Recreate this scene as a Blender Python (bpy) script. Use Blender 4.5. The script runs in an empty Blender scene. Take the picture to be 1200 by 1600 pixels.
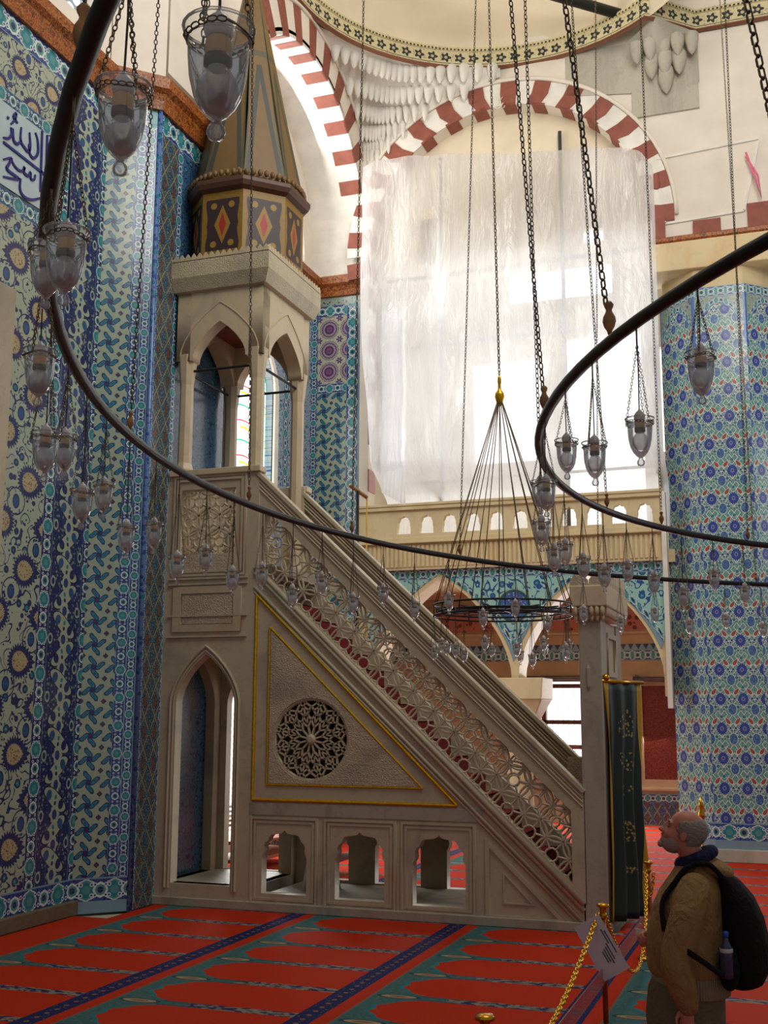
import bpy, bmesh, math, random
from mathutils import Vector, Matrix, Euler, Quaternion
random.seed(7)
SC = bpy.context.scene
COL = SC.collection
PI = math.pi
D = math.radians

# ------------------------------------------------------------------ camera
PITCH, YAW, ROLL = D(9.83), D(19.61), D(.21)
CAMH = 2.3
Fv = Vector((-math.sin(YAW)*math.cos(PITCH), math.cos(YAW)*math.cos(PITCH), math.sin(PITCH)))
R0 = Vector((math.cos(YAW), math.sin(YAW), 0)); U0 = R0.cross(Fv)
Rv = R0*math.cos(ROLL) + U0*math.sin(ROLL); Uv = U0*math.cos(ROLL) - R0*math.sin(ROLL)
cam = bpy.data.cameras.new('camera'); cam.sensor_fit = 'VERTICAL'; cam.sensor_height = 36; cam.sensor_width = 27
cam.lens = 1816/1600*36; cam.clip_start = .05; cam.clip_end = 200
co = bpy.data.objects.new('camera', cam); COL.objects.link(co)
m = Matrix((Rv, Uv, -Fv)).transposed().to_4x4(); m.translation = (0, 0, CAMH); co.matrix_world = m
SC.camera = co

# ------------------------------------------------------------------ light and exposure
SC.view_settings.view_transform = 'Standard'; SC.view_settings.look = 'None'
SC.view_settings.gamma = 1; SC.view_settings.use_curve_mapping = False
SC.view_settings.exposure = 0.0
W = bpy.data.worlds.new('world'); SC.world = W; W.use_nodes = True
W.node_tree.nodes['Background'].inputs[0].default_value = (.93, .95, 1, 1)
W.node_tree.nodes['Background'].inputs[1].default_value = .25

def area(name, loc, aim, sx, sy, power, col=(1, 1, 1)):
    l = bpy.data.lights.new(name, 'AREA'); l.shape = 'RECTANGLE'; l.size = sx; l.size_y = sy
    l.energy = power; l.color = col
    o = bpy.data.objects.new(name, l); COL.objects.link(o); o.location = loc
    o.rotation_euler = (Vector(aim)-Vector(loc)).to_track_quat('-Z', 'Y').to_euler()
    return o
area('daylight_dome', (0.2, 9.5, 16.5), (-5.2, 14.0, 6.0), 6, 5, 480, (1, .98, .94))
area('daylight_drum', (1.0, 9, 12.6), (-4.6, 19.2, 14.2), 5, 3, 520, (1, .96, .9))
area('daylight_gallery_windows', (-4.6, 24.6, 8.6), (-4.6, 19.0, 8.4), 4.5, 5.5, 300, (.96, .98, 1))
area('daylight_qibla_window', (-8.62, 17.4, 12.1), (-7, 17.2, 11.9), 3.8, 3.2, 200, (1, .98, .93))
area('daylight_kiosk_window', (-8.6, 17.8, 7.5), (-6.5, 16.5, 7.0), 1.6, 2.4, 50, (1, .99, .97))
area('daylight_low_window', (-8.6, 17.3, 1.7), (-6.5, 16.6, 0.9), 1.8, 2.3, 120, (1, .98, .95))
area('daylight_back_rooms', (-4.0, 25.3, 2.5), (-3.5, 19, 0.2), 2.6, 2.2, 330, (1, .98, .97))
area('daylight_east_hall', (6, 22, 6), (-2.0, 18.5, 3), 4, 5, 200, (1, .98, .96))

# ------------------------------------------------------------------ colour and node helpers
def lin(c):
    return c/12.92 if c <= .04045 else ((c+.055)/1.055)**2.4
def rgb(r, g, b):
    return (lin(r/255), lin(g/255), lin(b/255), 1)

class NT:
    def __init__(s, name):
        s.m = bpy.data.materials.new(name); s.m.use_nodes = True; s.t = s.m.node_tree
        s.b = s.t.nodes['Principled BSDF']; s.n = s.t.nodes; s.l = s.t.links
    def put(s, sock, v):
        if isinstance(v, E): s.l.new(v.s, sock)
        elif isinstance(v, (tuple, list)): sock.default_value = v
        else: sock.default_value = v
    def math(s, op, *a):
        n = s.n.new('ShaderNodeMath'); n.operation = op
        for i, v in enumerate(a): s.put(n.inputs[i], v)
        return E(s, n.outputs[0])
    def xy(s):
        tc = s.n.new('ShaderNodeTexCoord'); sp = s.n.new('ShaderNodeSeparateXYZ')
        s.l.new(tc.outputs['Object'], sp.inputs[0])
        return E(s, sp.outputs[0]), E(s, sp.outputs[1]), E(s, sp.outputs[2])
    def vec(s, x, y, z=0.0):
        n = s.n.new('ShaderNodeCombineXYZ'); s.put(n.inputs[0], x); s.put(n.inputs[1], y); s.put(n.inputs[2], z)
        return E(s, n.outputs[0])
    def obj(s):
        return E(s, s.n.new('ShaderNodeTexCoord').outputs['Object'])
    def noise(s, vec=None, scale=5, detail=3, rough=.5, dist=0):
        n = s.n.new('ShaderNodeTexNoise'); n.inputs['Scale'].default_value = scale
        n.inputs['Detail'].default_value = detail; n.inputs['Roughness'].default_value = rough
        n.inputs['Distortion'].default_value = dist
        s.put(n.inputs['Vector'], vec if vec is not None else s.obj())
        return E(s, n.outputs[0])
    def voro(s, vec=None, scale=5, feature='F1', out='Distance'):
        n = s.n.new('ShaderNodeTexVoronoi'); n.feature = feature; n.inputs['Scale'].default_value = scale
        s.put(n.inputs['Vector'], vec if vec is not None else s.obj())
        return E(s, n.outputs[out])
    def mix(s, a, b, f):
        n = s.n.new('ShaderNodeMix'); n.data_type = 'RGBA'
        s.put(n.inputs[0], f); s.put(n.inputs[6], a); s.put(n.inputs[7], b)
        return E(s, n.outputs[2])
    def stretch(s, v, sx, sy, sz):
        n = s.n.new('ShaderNodeMapping'); n.inputs['Scale'].default_value = (sx, sy, sz)
        s.put(n.inputs['Vector'], v); return E(s, n.outputs[0])
    def ramp(s, f, stops):
        n = s.n.new('ShaderNodeValToRGB'); s.put(n.inputs[0], f)
        while len(n.color_ramp.elements) < len(stops): n.color_ramp.elements.new(.5)
        for e, (p, c) in zip(n.color_ramp.elements, stops): e.position = p; e.color = c
        return E(s, n.outputs[0])
    def bump(s, h, strength=.3, dist=.02):
        n = s.n.new('ShaderNodeBump'); n.inputs['Strength'].default_value = strength
        n.inputs['Distance'].default_value = dist; s.put(n.inputs['Height'], h)
        s.l.new(n.outputs[0], s.b.inputs['Normal'])
    def done(s, col=None, rough=.5, metal=0, spec=None):
        if col is not None: s.put(s.b.inputs['Base Color'], col)
        s.put(s.b.inputs['Roughness'], rough); s.b.inputs['Metallic'].default_value = metal
        if spec is not None: s.b.inputs['Specular IOR Level'].default_value = spec
        return s.m

class E:
    def __init__(s, nt, sock): s.nt = nt; s.s = sock
    def _(s, op, *a): return s.nt.math(op, s, *a)
    def __add__(s, o): return s._('ADD', o)
    def __radd__(s, o): return s._('ADD', o)
    def __sub__(s, o): return s._('SUBTRACT', o)
    def __rsub__(s, o): return s.nt.math('SUBTRACT', o, s)
    def __mul__(s, o): return s._('MULTIPLY', o)
    def __rmul__(s, o): return s._('MULTIPLY', o)
    def __truediv__(s, o): return s._('DIVIDE', o)
    def __neg__(s): return s._('MULTIPLY', -1.0)
    def abs(s): return s._('ABSOLUTE')
    def fr(s): return s._('FRACT')
    def fl(s): return s._('FLOOR')
    def sin(s): return s._('SINE')
    def cos(s): return s._('COSINE')
    def pw(s, k): return s._('POWER', k)
    def mx(s, o): return s._('MAXIMUM', o)
    def mn(s, o): return s._('MINIMUM', o)
    def lt(s, o): return s._('LESS_THAN', o)
    def gt(s, o): return s._('GREATER_THAN', o)
def hyp(a, b): return (a*a + b*b)._('SQRT')
def ang(nt, y, x): return nt.math('ARCTAN2', y, x)
def between(v, a, b): return v.gt(a)*v.lt(b)
def rot(a, b, t): return a*math.cos(t)+b*math.sin(t), b*math.cos(t)-a*math.sin(t)

# palette of the tiles
CREAM = rgb(152, 168, 146); NAVY = rgb(34, 44, 94); COBALT = rgb(44, 76, 140); TEAL = rgb(34, 122, 140)
SEA = rgb(74, 142, 138); OUT = rgb(26, 34, 70); REDT = rgb(140, 62, 52); TAN = rgb(176, 150, 108); WHT = rgb(205, 215, 208)

def glaze(n, col, u, v, tw=.26, th=.26, rough=.2):
    """thin pale joints between square tiles, slight waviness of the glaze"""
    gu = (u/tw).fr(); gv = (v/th).fr()
    j = (gu.lt(.012) + gv.lt(.012)).mn(1.0)
    col = n.mix(col, rgb(120, 130, 125), j*.55)
    w = n.noise(n.vec(u, v, 0.0), 9, 2)
    tile = n.noise(n.vec((u/tw).fl()*3.7, (v/th).fl()*5.3, 0.0), 2.3, 0)
    n.bump(w*.6 + tile*.5, .12, .02)
    return n.done(col, rough, 0, .6)

def pat_pinwheel(n, u, v, p=.27):
    a = (u/p).fr()-.5; b = (v/p).fr()-.5
    col = n.mix(CREAM, CREAM, 0.0)
    knot = hyp(a, b).lt(.07)
    for k in range(4):
        x, y = rot(a, b, k*PI/2)
        x = x-.27; y = y-.06
        x, y = rot(x, y, .35)
        yb = y - (x*9.0).sin()*.05
        d = hyp(x/.29, yb/.115)
        col = n.mix(col, NAVY, d.lt(1.0)); col = n.mix(col, TEAL, d.lt(.66)); col = n.mix(col, COBALT, d.lt(.25))
    col = n.mix(col, rgb(60, 40, 92), knot)
    a2 = ((u/p)+.5).fr()-.5; b2 = ((v/p)+.5).fr()-.5
    d2 = a2.abs()+b2.abs()
    col = n.mix(col, OUT, d2.lt(.13)); col = n.mix(col, rgb(92, 44, 88), d2.lt(.075))
    return col

def pat_border(n, u, v, w=.16, p=.34, g=COBALT):
    """v runs along the strip, u across it, centred on zero"""
    col = n.mix(g, NAVY, n.noise(n.vec(u, v, 0.0), 30, 1).gt(.55))
    for k, (off, c1, c2, r) in enumerate(((0, SEA, TEAL, .42), (.5, WHT, SEA, .30))):
        b = ((v/p)+off).fr()-.5; b = b*p; d = hyp(u, b); t = ang(n, b, u)
        pet = (t*8.0).cos()*.04+1.0
        R = r*w
        col = n.mix(col, WHT, (d/pet).lt(R*1.12)); col = n.mix(col, c1, (d/pet).lt(R))
        col = n.mix(col, c2, (d/pet).lt(R*.8)); col = n.mix(col, NAVY if k else SEA, d.lt(R*.45))
    for off in (.19, .31):
        for sgn in (-1, 1):
            b = ((v/p)+off*sgn).fr()-.5
            q = (u.abs()-w*.23); d = hyp(q, b*p)
            col = n.mix(col, WHT, d.lt(w*.09)); col = n.mix(col, COBALT, d.lt(w*.05))
    col = n.mix(col, rgb(120, 150, 165), u.abs().gt(w*.47))
    return col

def pat_arabesque(n, u, v, g=CREAM, f=COBALT, sc=6.0, s2=TEAL):
    vec = n.vec(u, v, 0.0)
    w1 = n.noise(vec, sc*.55, 2, .5)
    r = ((w1*sc*7.0).sin()).abs()
    col = n.mix(g, f, r.lt(.26))
    d = n.voro(vec, sc*1.25)
    col = n.mix(col, g, d.lt(.36)); col = n.mix(col, f, d.lt(.27)); col = n.mix(col, s2, d.lt(.16)); col = n.mix(col, g, d.lt(.05))
    d = n.voro(vec, sc*3.4)
    col = n.mix(col, f, d.lt(.20))
    return col

def pat_lattice(n, u, v, w=.352, h=.47):
    a = ((u/w).fr()-.5)*w; b = ((v/h).fr()-.5)*h
    a2 = (((u/w)+.5).fr()-.5)*w; b2 = (((v/h)+.5).fr()-.5)*h
    # ground
    g = n.noise(n.vec(u, v, 0.0), 40, 1)
    col = n.mix(rgb(82, 138, 132), rgb(120, 170, 156), g.gt(.5))
    # diagonal white stems forming an ogee lattice
    for s in (1, -1):
        q = (a.abs()*1.34+b*s)
        for o in (.235, .135, .0, -.1):
            col = n.mix(col, WHT, (q-o).abs().lt(.011)); col = n.mix(col, NAVY, (q-o-.014).abs().lt(.004))
    # small green and blue discs
    for (x, y, r, c) in ((.085, -.115, .023, TEAL), (.045, -.15, .018, SEA), (.135, .02, .018, COBALT), (.12, -.06, .014, SEA), (0.0, .20, .024, TEAL), (.155, -.02, .015, TEAL)):
        d = hyp(a.abs()-x, b-y)
        col = n.mix(col, WHT, d.lt(r+.007)); col = n.mix(col, OUT, d.lt(r+.002)); col = n.mix(col, c, d.lt(r-.003))
    # blue fan buds between the rosettes, half a period across
    d = hyp(a2/.062, (b+.150)/.085); t = d
    col = n.mix(col, WHT, d.lt(1.12)); col = n.mix(col, rgb(58, 92, 150), d.lt(1.0))
    vv = n.voro(n.vec(u, v, 0.0), 60); col = n.mix(col, rgb(110, 150, 170), d.lt(.9)*vv.lt(.38))
    # serrated rosette, drawn out to a tip upward
    bb = (b-.015); k = (bb.mx(0.0))*1.6+1.0
    d = hyp(a*k, bb*.86); t = ang(n, bb, a)
    R = ((t*18.0).cos()*.010)+.080
    col = n.mix(col, WHT, d.lt(R+.012)); col = n.mix(col, rgb(54, 64, 140), d.lt(R+.006)); col = n.mix(col, rgb(48, 78, 156), d.lt(.055))
    col = n.mix(col, rgb(170, 180, 200), d.lt(.027)); col = n.mix(col, rgb(56, 66, 140), d.lt(.021)); col = n.mix(col, REDT, d.lt(.010))
    # red tulips
    x = a.abs()-.098; y = b-.135
    x, y = rot(x, y, .62)
    d = hyp(x/(.026-y*.16), y/.058)
    col = n.mix(col, WHT, d.lt(1.3)); col = n.mix(col, rgb(158, 74, 62), d.lt(1.0))
    return col

def pat_serrated(n, u, v, w=.80, h=1.0):
    col = pat_arabesque(n, u, v, rgb(160, 172, 150), NAVY, 4.2, TEAL)
    for off in (0.0, .5):
        a = ((u/w+off).fr()-.5)*w; b = ((v/h+off).fr()-.5)*h
        s = 1 if off == 0 else -1
        d = hyp(a, b); t = ang(n, b, a*s)
        sp = (((t*26.0/(2*PI)).fr()-.5).abs()*2.0)
        elong = (t*.5).cos().pw(6.0)
        R = sp*.045+.16+(1-t.abs()/PI).pw(5.0)*.10
        col = n.mix(col, rgb(168, 178, 152), d.lt(R+.02)); col = n.mix(col, NAVY, d.lt(R))
        r2 = .085+sp*.018+(1-t.abs()/PI).pw(5.0)*.06
        col = n.mix(col, rgb(172, 160, 122), d.lt(r2+.015))
        vv = n.voro(n.vec(u, v, 0.0), 34); col = n.mix(col, rgb(128, 76, 52), d.lt(r2)*vv.lt(.34))
    # big ring stems
    for off in (0.25, .75):
        a = ((u/w+off).fr()-.5)*w; b = ((v/h+off).fr()-.5)*h
        d = hyp(a, b)
        col = n.mix(col, NAVY, (d-.15).abs().lt(.008)); col = n.mix(col, rgb(160, 172, 150), d.lt(.10))
        e = hyp(a, b*.75); col = n.mix(col, NAVY, e.lt(.062)); col = n.mix(col, rgb(38, 80, 128), e.lt(.045))
    return col

def pat_cartouche(n, u, v, w=.60, p=.66):
    """dark floral column with pale cloud cartouches; u centred"""
    vv = n.vec(u, v, 0.0)
    base = n.mix(NAVY, rgb(120, 130, 120), n.voro(vv, 20).lt(.32))
    base = n.mix(base, rgb(60, 80, 120), n.voro(vv, 45).lt(.25))
    col = base
    pale = rgb(160, 172, 150)
    for off, s in ((0.0, 1), (.5, -1)):
        b = ((v/p+off).fr()-.5)*p; x, y = rot(u*s, b, .45)
        d = hyp(x/.235, (y-(x*9.0).sin()*.02)/.085)
        col = n.mix(col, OUT, d.lt(1.12)); col = n.mix(col, pale, d.lt(1.0))
        for (cx_, cy_, r, c) in ((-.13, 0, .048, NAVY), (.13, .0, .05, rgb(40, 84, 124)), (0.0, .03, .022, TEAL), (-.02, -.035, .02, NAVY)):
            e = hyp(x-cx_, (y-cy_)*.8); col = n.mix(col, c, e.lt(r))
        b3 = ((v/p+off+.25).fr()-.5)*p
        d = hyp(u, b3); t = ang(n, b3, u); R = (t*6.0).cos()*.012+.085
        col = n.mix(col, pale, d.lt(R)); col = n.mix(col, rgb(44, 66, 120), hyp(u, b3*.8).lt(.045))
        e = hyp(u-s*.25, b3*.7); col = n.mix(col, pale, e.lt(.045)); col = n.mix(col, NAVY, e.lt(.028))
    return col

def pat_net(n, u, v, p=.22):
    a = ((u/p).fr()-.5)*p; b = ((v/(p*1.5)).fr()-.5)*p*1.5
    vv = n.vec(u, v, 0.0)
    col = n.mix(rgb(56, 78, 96), rgb(128, 140, 112), n.voro(vv, 50).lt(.34))
    for s in (1, -1):
        q = (a*1.5+b*s); col = n.mix(col, rgb(150, 156, 120), q.abs().lt(.010)); col = n.mix(col, rgb(110, 70, 48), (q.abs()-.018).abs().lt(.006))
    d = hyp(a, b); col = n.mix(col, OUT, d.lt(.036)); col = n.mix(col, SEA, d.lt(.028)); col = n.mix(col, NAVY, d.lt(.012))
    a2 = a.abs()-p/2; d = hyp(a2/.026, b/.065); col = n.mix(col, OUT, d.lt(1.2)); col = n.mix(col, rgb(116, 70, 44), d.lt(1.0))
    b2 = b.abs()-p*.75; d = hyp(a, b2); col = n.mix(col, NAVY, d.lt(.034)); col = n.mix(col, TEAL, d.lt(.022))
    b3 = b.abs()-p*.36; d = hyp(a, b3); col = n.mix(col, NAVY, d.lt(.022)); col = n.mix(col, SEA, d.lt(.012))
    return col

def pat_medallion(n, u, v, p=.43):
    a = ((u/p).fr()-.5)*p; b = ((v/p).fr()-.5)*p
    col = n.mix(rgb(178, 178, 156), rgb(112, 112, 140), n.voro(n.vec(u, v, 0.0), 24).lt(.2))
    d = hyp(a, b); t = ang(n, b, a)
    for R, c in ((.195, rgb(90, 60, 100)), (.183, rgb(176, 170, 150)), (.165, rgb(96, 84, 128)), (.13, rgb(168, 140, 140)), (.10, rgb(60, 52, 112)), (.06, rgb(150, 70, 80)), (.03, COBALT)):
        col = n.mix(col, c, d.lt((t*16.0).cos()*.006+R))
    a2 = ((u/p+.5).fr()-.5)*p; b2 = ((v/p+.5).fr()-.5)*p; d = hyp(a2, b2); t = ang(n, b2, a2)
    col = n.mix(col, rgb(60, 60, 118), d.lt((t*6.0).cos()*.02+.055)); col = n.mix(col, rgb(170, 120, 110), d.lt(.02))
    return col

def tile_mat(name, fn):
    n = NT(name); u, v, w = n.xy(); return glaze(n, fn(n, u, v), u, v)

def strips(n, u, parts, base):
    """parts: (u0,u1,colour)"""
    col = base
    for a, b, c in parts: col = n.mix(col, c, between(u, a, b))
    return col

# wall A (u = Y, v = Z)
def f_wallA(n, u, v):
    col = pat_serrated(n, u-10.35, v-.35)
    col = n.mix(col, pat_cartouche(n, u-11.555, v), u.gt(11.25))
    col = n.mix(col, pat_border(n, u-11.15, v, .20, .42, NAVY), between(u, 11.05, 11.25))
    col = n.mix(col, pat_border(n, u-11.95, v, .18, .42, NAVY), u.gt(11.86))
    # frieze over the writing
    up = v.gt(8.05)
    top = pat_arabesque(n, u, v, rgb(160, 172, 165), NAVY, 3.6, COBALT)
    fr = pat_serrated(n, u*1.3, v*1.35-.45)
    col = n.mix(col, fr, v.gt(9.15)*u.lt(11.2))
    col = n.mix(col, pat_border(n, v-9.13, u, .18, .42, rgb(30, 96, 130)), between(v, 9.04, 9.22)*u.lt(10.95))
    col = n.mix(col, pat_border(n, v-7.96, u, .2, .42, rgb(30, 96, 130)), between(v, 7.86, 8.06)*u.lt(10.95))
    col = n.mix(col, pat_border(n, u-10.88, v, .16, .42, rgb(30, 96, 130)), between(u, 10.8, 10.96)*between(v, 7.86, 9.22))
    col = n.mix(col, pat_border(n, v-10.02, u, .3, .5), v.gt(9.87))
    col = n.mix(col, pat_border(n, v-.26, u, .26, .52), v.lt(.40))
    return col
# 45 degree facet of the pier (u from 0 at the inner corner to .64)
def f_facet(n, u, v):
    col = pat_pinwheel(n, u, v, .27)
    col = n.mix(col, pat_border(n, u-.455, v, .13, .33), between(u, .39, .52))
    col = n.mix(col, pat_border(n, u-.58, v, .11, .24, rgb(34, 72, 140)), u.gt(.52))
    col = n.mix(col, pat_border(n, v-.26, u, .26, .33), v.lt(.40))
    col = n.mix(col, pat_border(n, v-10.02, u, .3, .4), v.gt(9.87))
    return col
def f_pierside(n, u, v):
    col = pat_net(n, u-12.62, v, .25)
    col = n.mix(col, pat_border(n, u-12.50, v, .10, .24, rgb(34, 72, 140)), u.lt(12.55))
    col = n.mix(col, pat_border(n, u-13.02, v, .14, .3), between(u, 12.95, 13.09))
    col = n.mix(col, pat_arabesque(n, u, v, rgb(60, 100, 130), NAVY, 5.0, SEA), u.gt(13.09))
    col = n.mix(col, pat_border(n, v-10.02, u, .3, .4), v.gt(9.87))
    return col
def f_reveal(n, u, v):   # u = X
    col = pat_pinwheel(n, u+8.595, v+.02, .305)
    med = pat_medallion(n, u+8.56, v-8.63)
    col = n.mix(col, med, v.gt(8.60))
    bd = pat_border(n, u+8.66, v, .14, .32); bd2 = pat_border(n, u+7.86, v, .24, .40)
    hz = pat_border(n, v-8.51, u, .18, .34); hz2 = pat_border(n, v-10.08, u, .22, .34)
    col = n.mix(col, hz, between(v, 8.42, 8.60)); col = n.mix(col, hz2, v.gt(9.97))
    col = n.mix(col, bd, u.lt(-8.59)); col = n.mix(col, bd2, u.gt(-7.98))
    col = n.mix(col, pat_arabesque(n, u, v, CREAM, NAVY, 10.0), v.gt(10.19))
    return col
def f_window_wall(n, u, v):   # u = Y on the recess wall
    col = pat_arabesque(n, u, v, rgb(150, 168, 176), COBALT, 5.5, TEAL)
    # tiled blind arch beside the window
    a = (u-15.85)/.42; b = (v-7.05)
    inside = (a.abs()).lt(1.0)*(v-(1-a*a).mx(0.0)._('SQRT')*.75).lt(7.35)
    inn = n.mix(rgb(34, 66, 150), rgb(150, 100, 90), n.voro(n.vec(u, v, 0.0), 14).lt(.22))
    inn = n.mix(inn, rgb(110, 150, 190), between(n.voro(n.vec(u, v, 0.0), 14), .30, .36))
    col = n.mix(col, inn, inside)
    col = n.mix(col, pat_border(n, u-19.05, v, .2, .36), between(u, 18.95, 19.15))
    col = n.mix(col, pat_net(n, u, v, .22), v.lt(3.6))
    return col
def f_pierR(n, u, v):
    col = pat_lattice(n, u, v-.42)
    col = n.mix(col, pat_border(n, v-.46, u, .26, .44, rgb(50, 96, 166)), v.lt(.60))
    # arched heads of the panels
    top = v.gt(8.72)
    L = .866
    a = ((u/L).fr()-.5).abs()*2.0
    hh = 9.30-(a*a)*.52
    band = between(v-hh, -.07, .05)
    col = n.mix(col, pat_border(n, v-hh, u, .13, .16, rgb(44, 92, 170)), band)
    sp = pat_arabesque(n, u, v, CREAM, COBALT, 8.0, REDT)
    col = n.mix(col, sp, (v-hh).gt(.05))
    edge = ((u/L).fr()-.5).abs().gt(.46)*v.gt(8.5)
    col = n.mix(col, rgb(48, 100, 172), edge*.9)
    col = n.mix(col, pat_border(n, v-9.46, u, .16, .16, rgb(44, 92, 170)), v.gt(9.38))
    return col
def f_spandrel(n, u, v):
    col = pat_arabesque(n, u, v, rgb(150, 196, 184), COBALT, 3.6, TEAL)
    for cx_ in (-4.72,):
        d = hyp(u-cx_, v-4.18)
        col = n.mix(col, CREAM, d.lt(.31)); col = n.mix(col, rgb(30, 84, 92), d.lt(.29))
        inn = n.mix(rgb(60, 90, 150), rgb(150, 160, 190), n.voro(n.vec(u, v, 0.0), 22).lt(.3))
        col = n.mix(col, inn, d.lt(.24))
    col = n.mix(col, pat_border(n, v-4.80, u, .17, .2, rgb(58, 88, 150)), v.gt(4.70))
    for c0, hw in ((-3.42, 1.30), (-6.05, 1.30)):
        a = (u-c0)/(hw+.16); e = (1-a*a).mx(0.0)._('SQRT')*.62+(1-a.abs()).mx(0.0)*.38
        hh = e*1.86+2.92
        col = n.mix(col, pat_border(n, v-hh, u, .2, .22, rgb(58, 92, 152)), (v-hh).lt(.06)*a.abs().lt(1.0))
    return col
def f_frieze(n, u, v):
    col = pat_border(n, v-3.56, u, .2, .22, rgb(38, 40, 100)); t = ((u/.16).fr()-.5).abs()
    return n.mix(col, rgb(40, 40, 92), (v-3.68-t*.3).gt(0.0))
def f_dado(n, u, v):
    col = pat_net(n, u, v, .2); col = n.mix(col, rgb(58, 72, 140), n.voro(n.vec(u, v, 0.0), 12).lt(.35))
    return n.mix(col, pat_border(n, v-.56, u, .16, .22), v.gt(.48))

M = {}
M['wallA'] = tile_mat('iznik_wall', f_wallA)
M['facet'] = tile_mat('iznik_facet', f_facet)
M['pierside'] = tile_mat('iznik_pier_side', f_pierside)
M['reveal'] = tile_mat('iznik_reveal', f_reveal)
M['wwall'] = tile_mat('iznik_window_wall', f_window_wall)
M['pierR'] = tile_mat('iznik_lattice', f_pierR)
M['spandrel'] = tile_mat('iznik_spandrel', f_spandrel)
M['frieze'] = tile_mat('iznik_frieze', f_frieze)
M['dado'] = tile_mat('iznik_dado', f_dado)

def marble(name, base, vein, warm=None, sc=1.0, rough=.38, carve=0):
    n = NT(name); o = n.obj()
    a = n.noise(n.stretch(o, 1, 1, .35), 1.3*sc, 5, .6, .8)
    b = n.noise(o, 7*sc, 4, .6, 1.2)
    col = n.ramp(a, [(.3, vein), (.48, base), (.62, base), (.8, warm or vein)])
    col = n.mix(col, vein, (b.gt(.58))*.25)
    fine = n.noise(o, 60, 2)
    if carve:
        vv = n.noise(o, 9, 2, .5, .6); c = ((vv*44.0).sin()).abs()
        d = n.voro(o, 14)
        h = (c.lt(.45))*.6+(d.lt(.35))*.5+fine*.2
        n.bump(h, carve, .09)
    else:
        n.bump(fine, .05, .01)
    return n.done(col, rough, 0, .4)
M['marble'] = marble('marble', rgb(182, 168, 142), rgb(150, 142, 126), rgb(186, 148, 104), rough=.5)
M['marble_grey'] = marble('marble_grey', rgb(164, 156, 138), rgb(128, 124, 112), rgb(164, 140, 108), 1.4, .5)
M['marble_kiosk'] = marble('marble_kiosk', rgb(198, 180, 146), rgb(168, 156, 138), rgb(196, 160, 112))
M['marble_carved'] = marble('marble_carved', rgb(190, 174, 148), rgb(164, 150, 130), rgb(192, 166, 132), rough=.6, carve=1.0)
M['stone_cream'] = marble('limestone', rgb(214, 194, 150), rgb(190, 172, 136), rgb(206, 170, 116), .7, .6)
M['stone_grey'] = marble('grey_limestone', rgb(182, 176, 158), rgb(150, 144, 130), rgb(176, 168, 150), .9, .7, carve=0)

def plain(name, c, rough=.5, metal=0, var=.08, sc=12, bump=.05):
    n = NT(name); f = n.noise(None, sc, 3)
    dk = tuple(max(0, x*(1-2*var)) for x in c[:3])+(1,); lt = tuple(min(1, x*(1+2*var)) for x in c[:3])+(1,)
    n.bump(f, bump, .01)
    return n.done(n.ramp(f, [(.3, dk), (.7, lt)]), rough, metal)
M['plaster'] = plain('plaster', rgb(226, 216, 200), .8, 0, .03, 2)
M['plaster_dome'] = plain('plaster_dome', rgb(222, 208, 180), .8, 0, .04, 1.2)
M['white_stone'] = plain('white_stone', rgb(224, 220, 208), .65, 0, .05, 3)
M['red_stone'] = plain('red_stone', rgb(140, 78, 62), .7, 0, .08, 6)
M['gold'] = plain('gilding', rgb(214, 168, 26), .32, .75, .1, 30)
M['brass'] = plain('brass', rgb(200, 150, 50), .25, 1, .06, 30)
M['copper'] = plain('copper_post', rgb(150, 78, 36), .35, .7, .08, 30)
M['iron'] = plain('black_iron', rgb(34, 38, 38), .45, .4, .15, 20)
M['chain'] = plain('chain_bronze', rgb(112, 98, 78), .4, .8, .15, 40)
M['wire'] = plain('cord', rgb(66, 58, 48), .7, 0, .1, 40)
M['wood'] = plain('turned_wood', rgb(160, 112, 62), .4, 0, .15, 20)
M['darkwood'] = plain('dark_wood', rgb(86, 38, 22), .45, 0, .2, 8)
M['bench_wood'] = plain('bench_wood', rgb(150, 70, 30), .4, 0, .15, 6)
M['pink_wall'] = plain('pink_plaster', rgb(178, 150, 116), .75, 0, .05, 2)
M['buff_wall'] = plain('beige_wall', rgb(186, 160, 124), .8, 0, .05, 2)  # even beige for the back wall mouldings and the near recess side
M['redcarpet'] = plain('stair_carpet', rgb(118, 12, 18), .9, 0, .15, 30)
M['white_plastic'] = plain('white_plastic', rgb(214, 214, 214), .4, 0, .02, 4)
M['steel'] = plain('steel', rgb(110, 112, 116), .4, .8, .05, 20)
M['yellow'] = plain('yellow_pole', rgb(206, 156, 40), .5, 0, .05, 10)
M['cobalt'] = plain('cobalt_glaze', rgb(34, 30, 120), .2, 0, .1, 20)
M['panelwhite'] = plain('white_glaze', rgb(176, 192, 196), .15, 0, .04, 4)
M['pinkribbon'] = plain('pink_ribbon', rgb(226, 110, 140), .6, 0, .05, 10)

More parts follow.
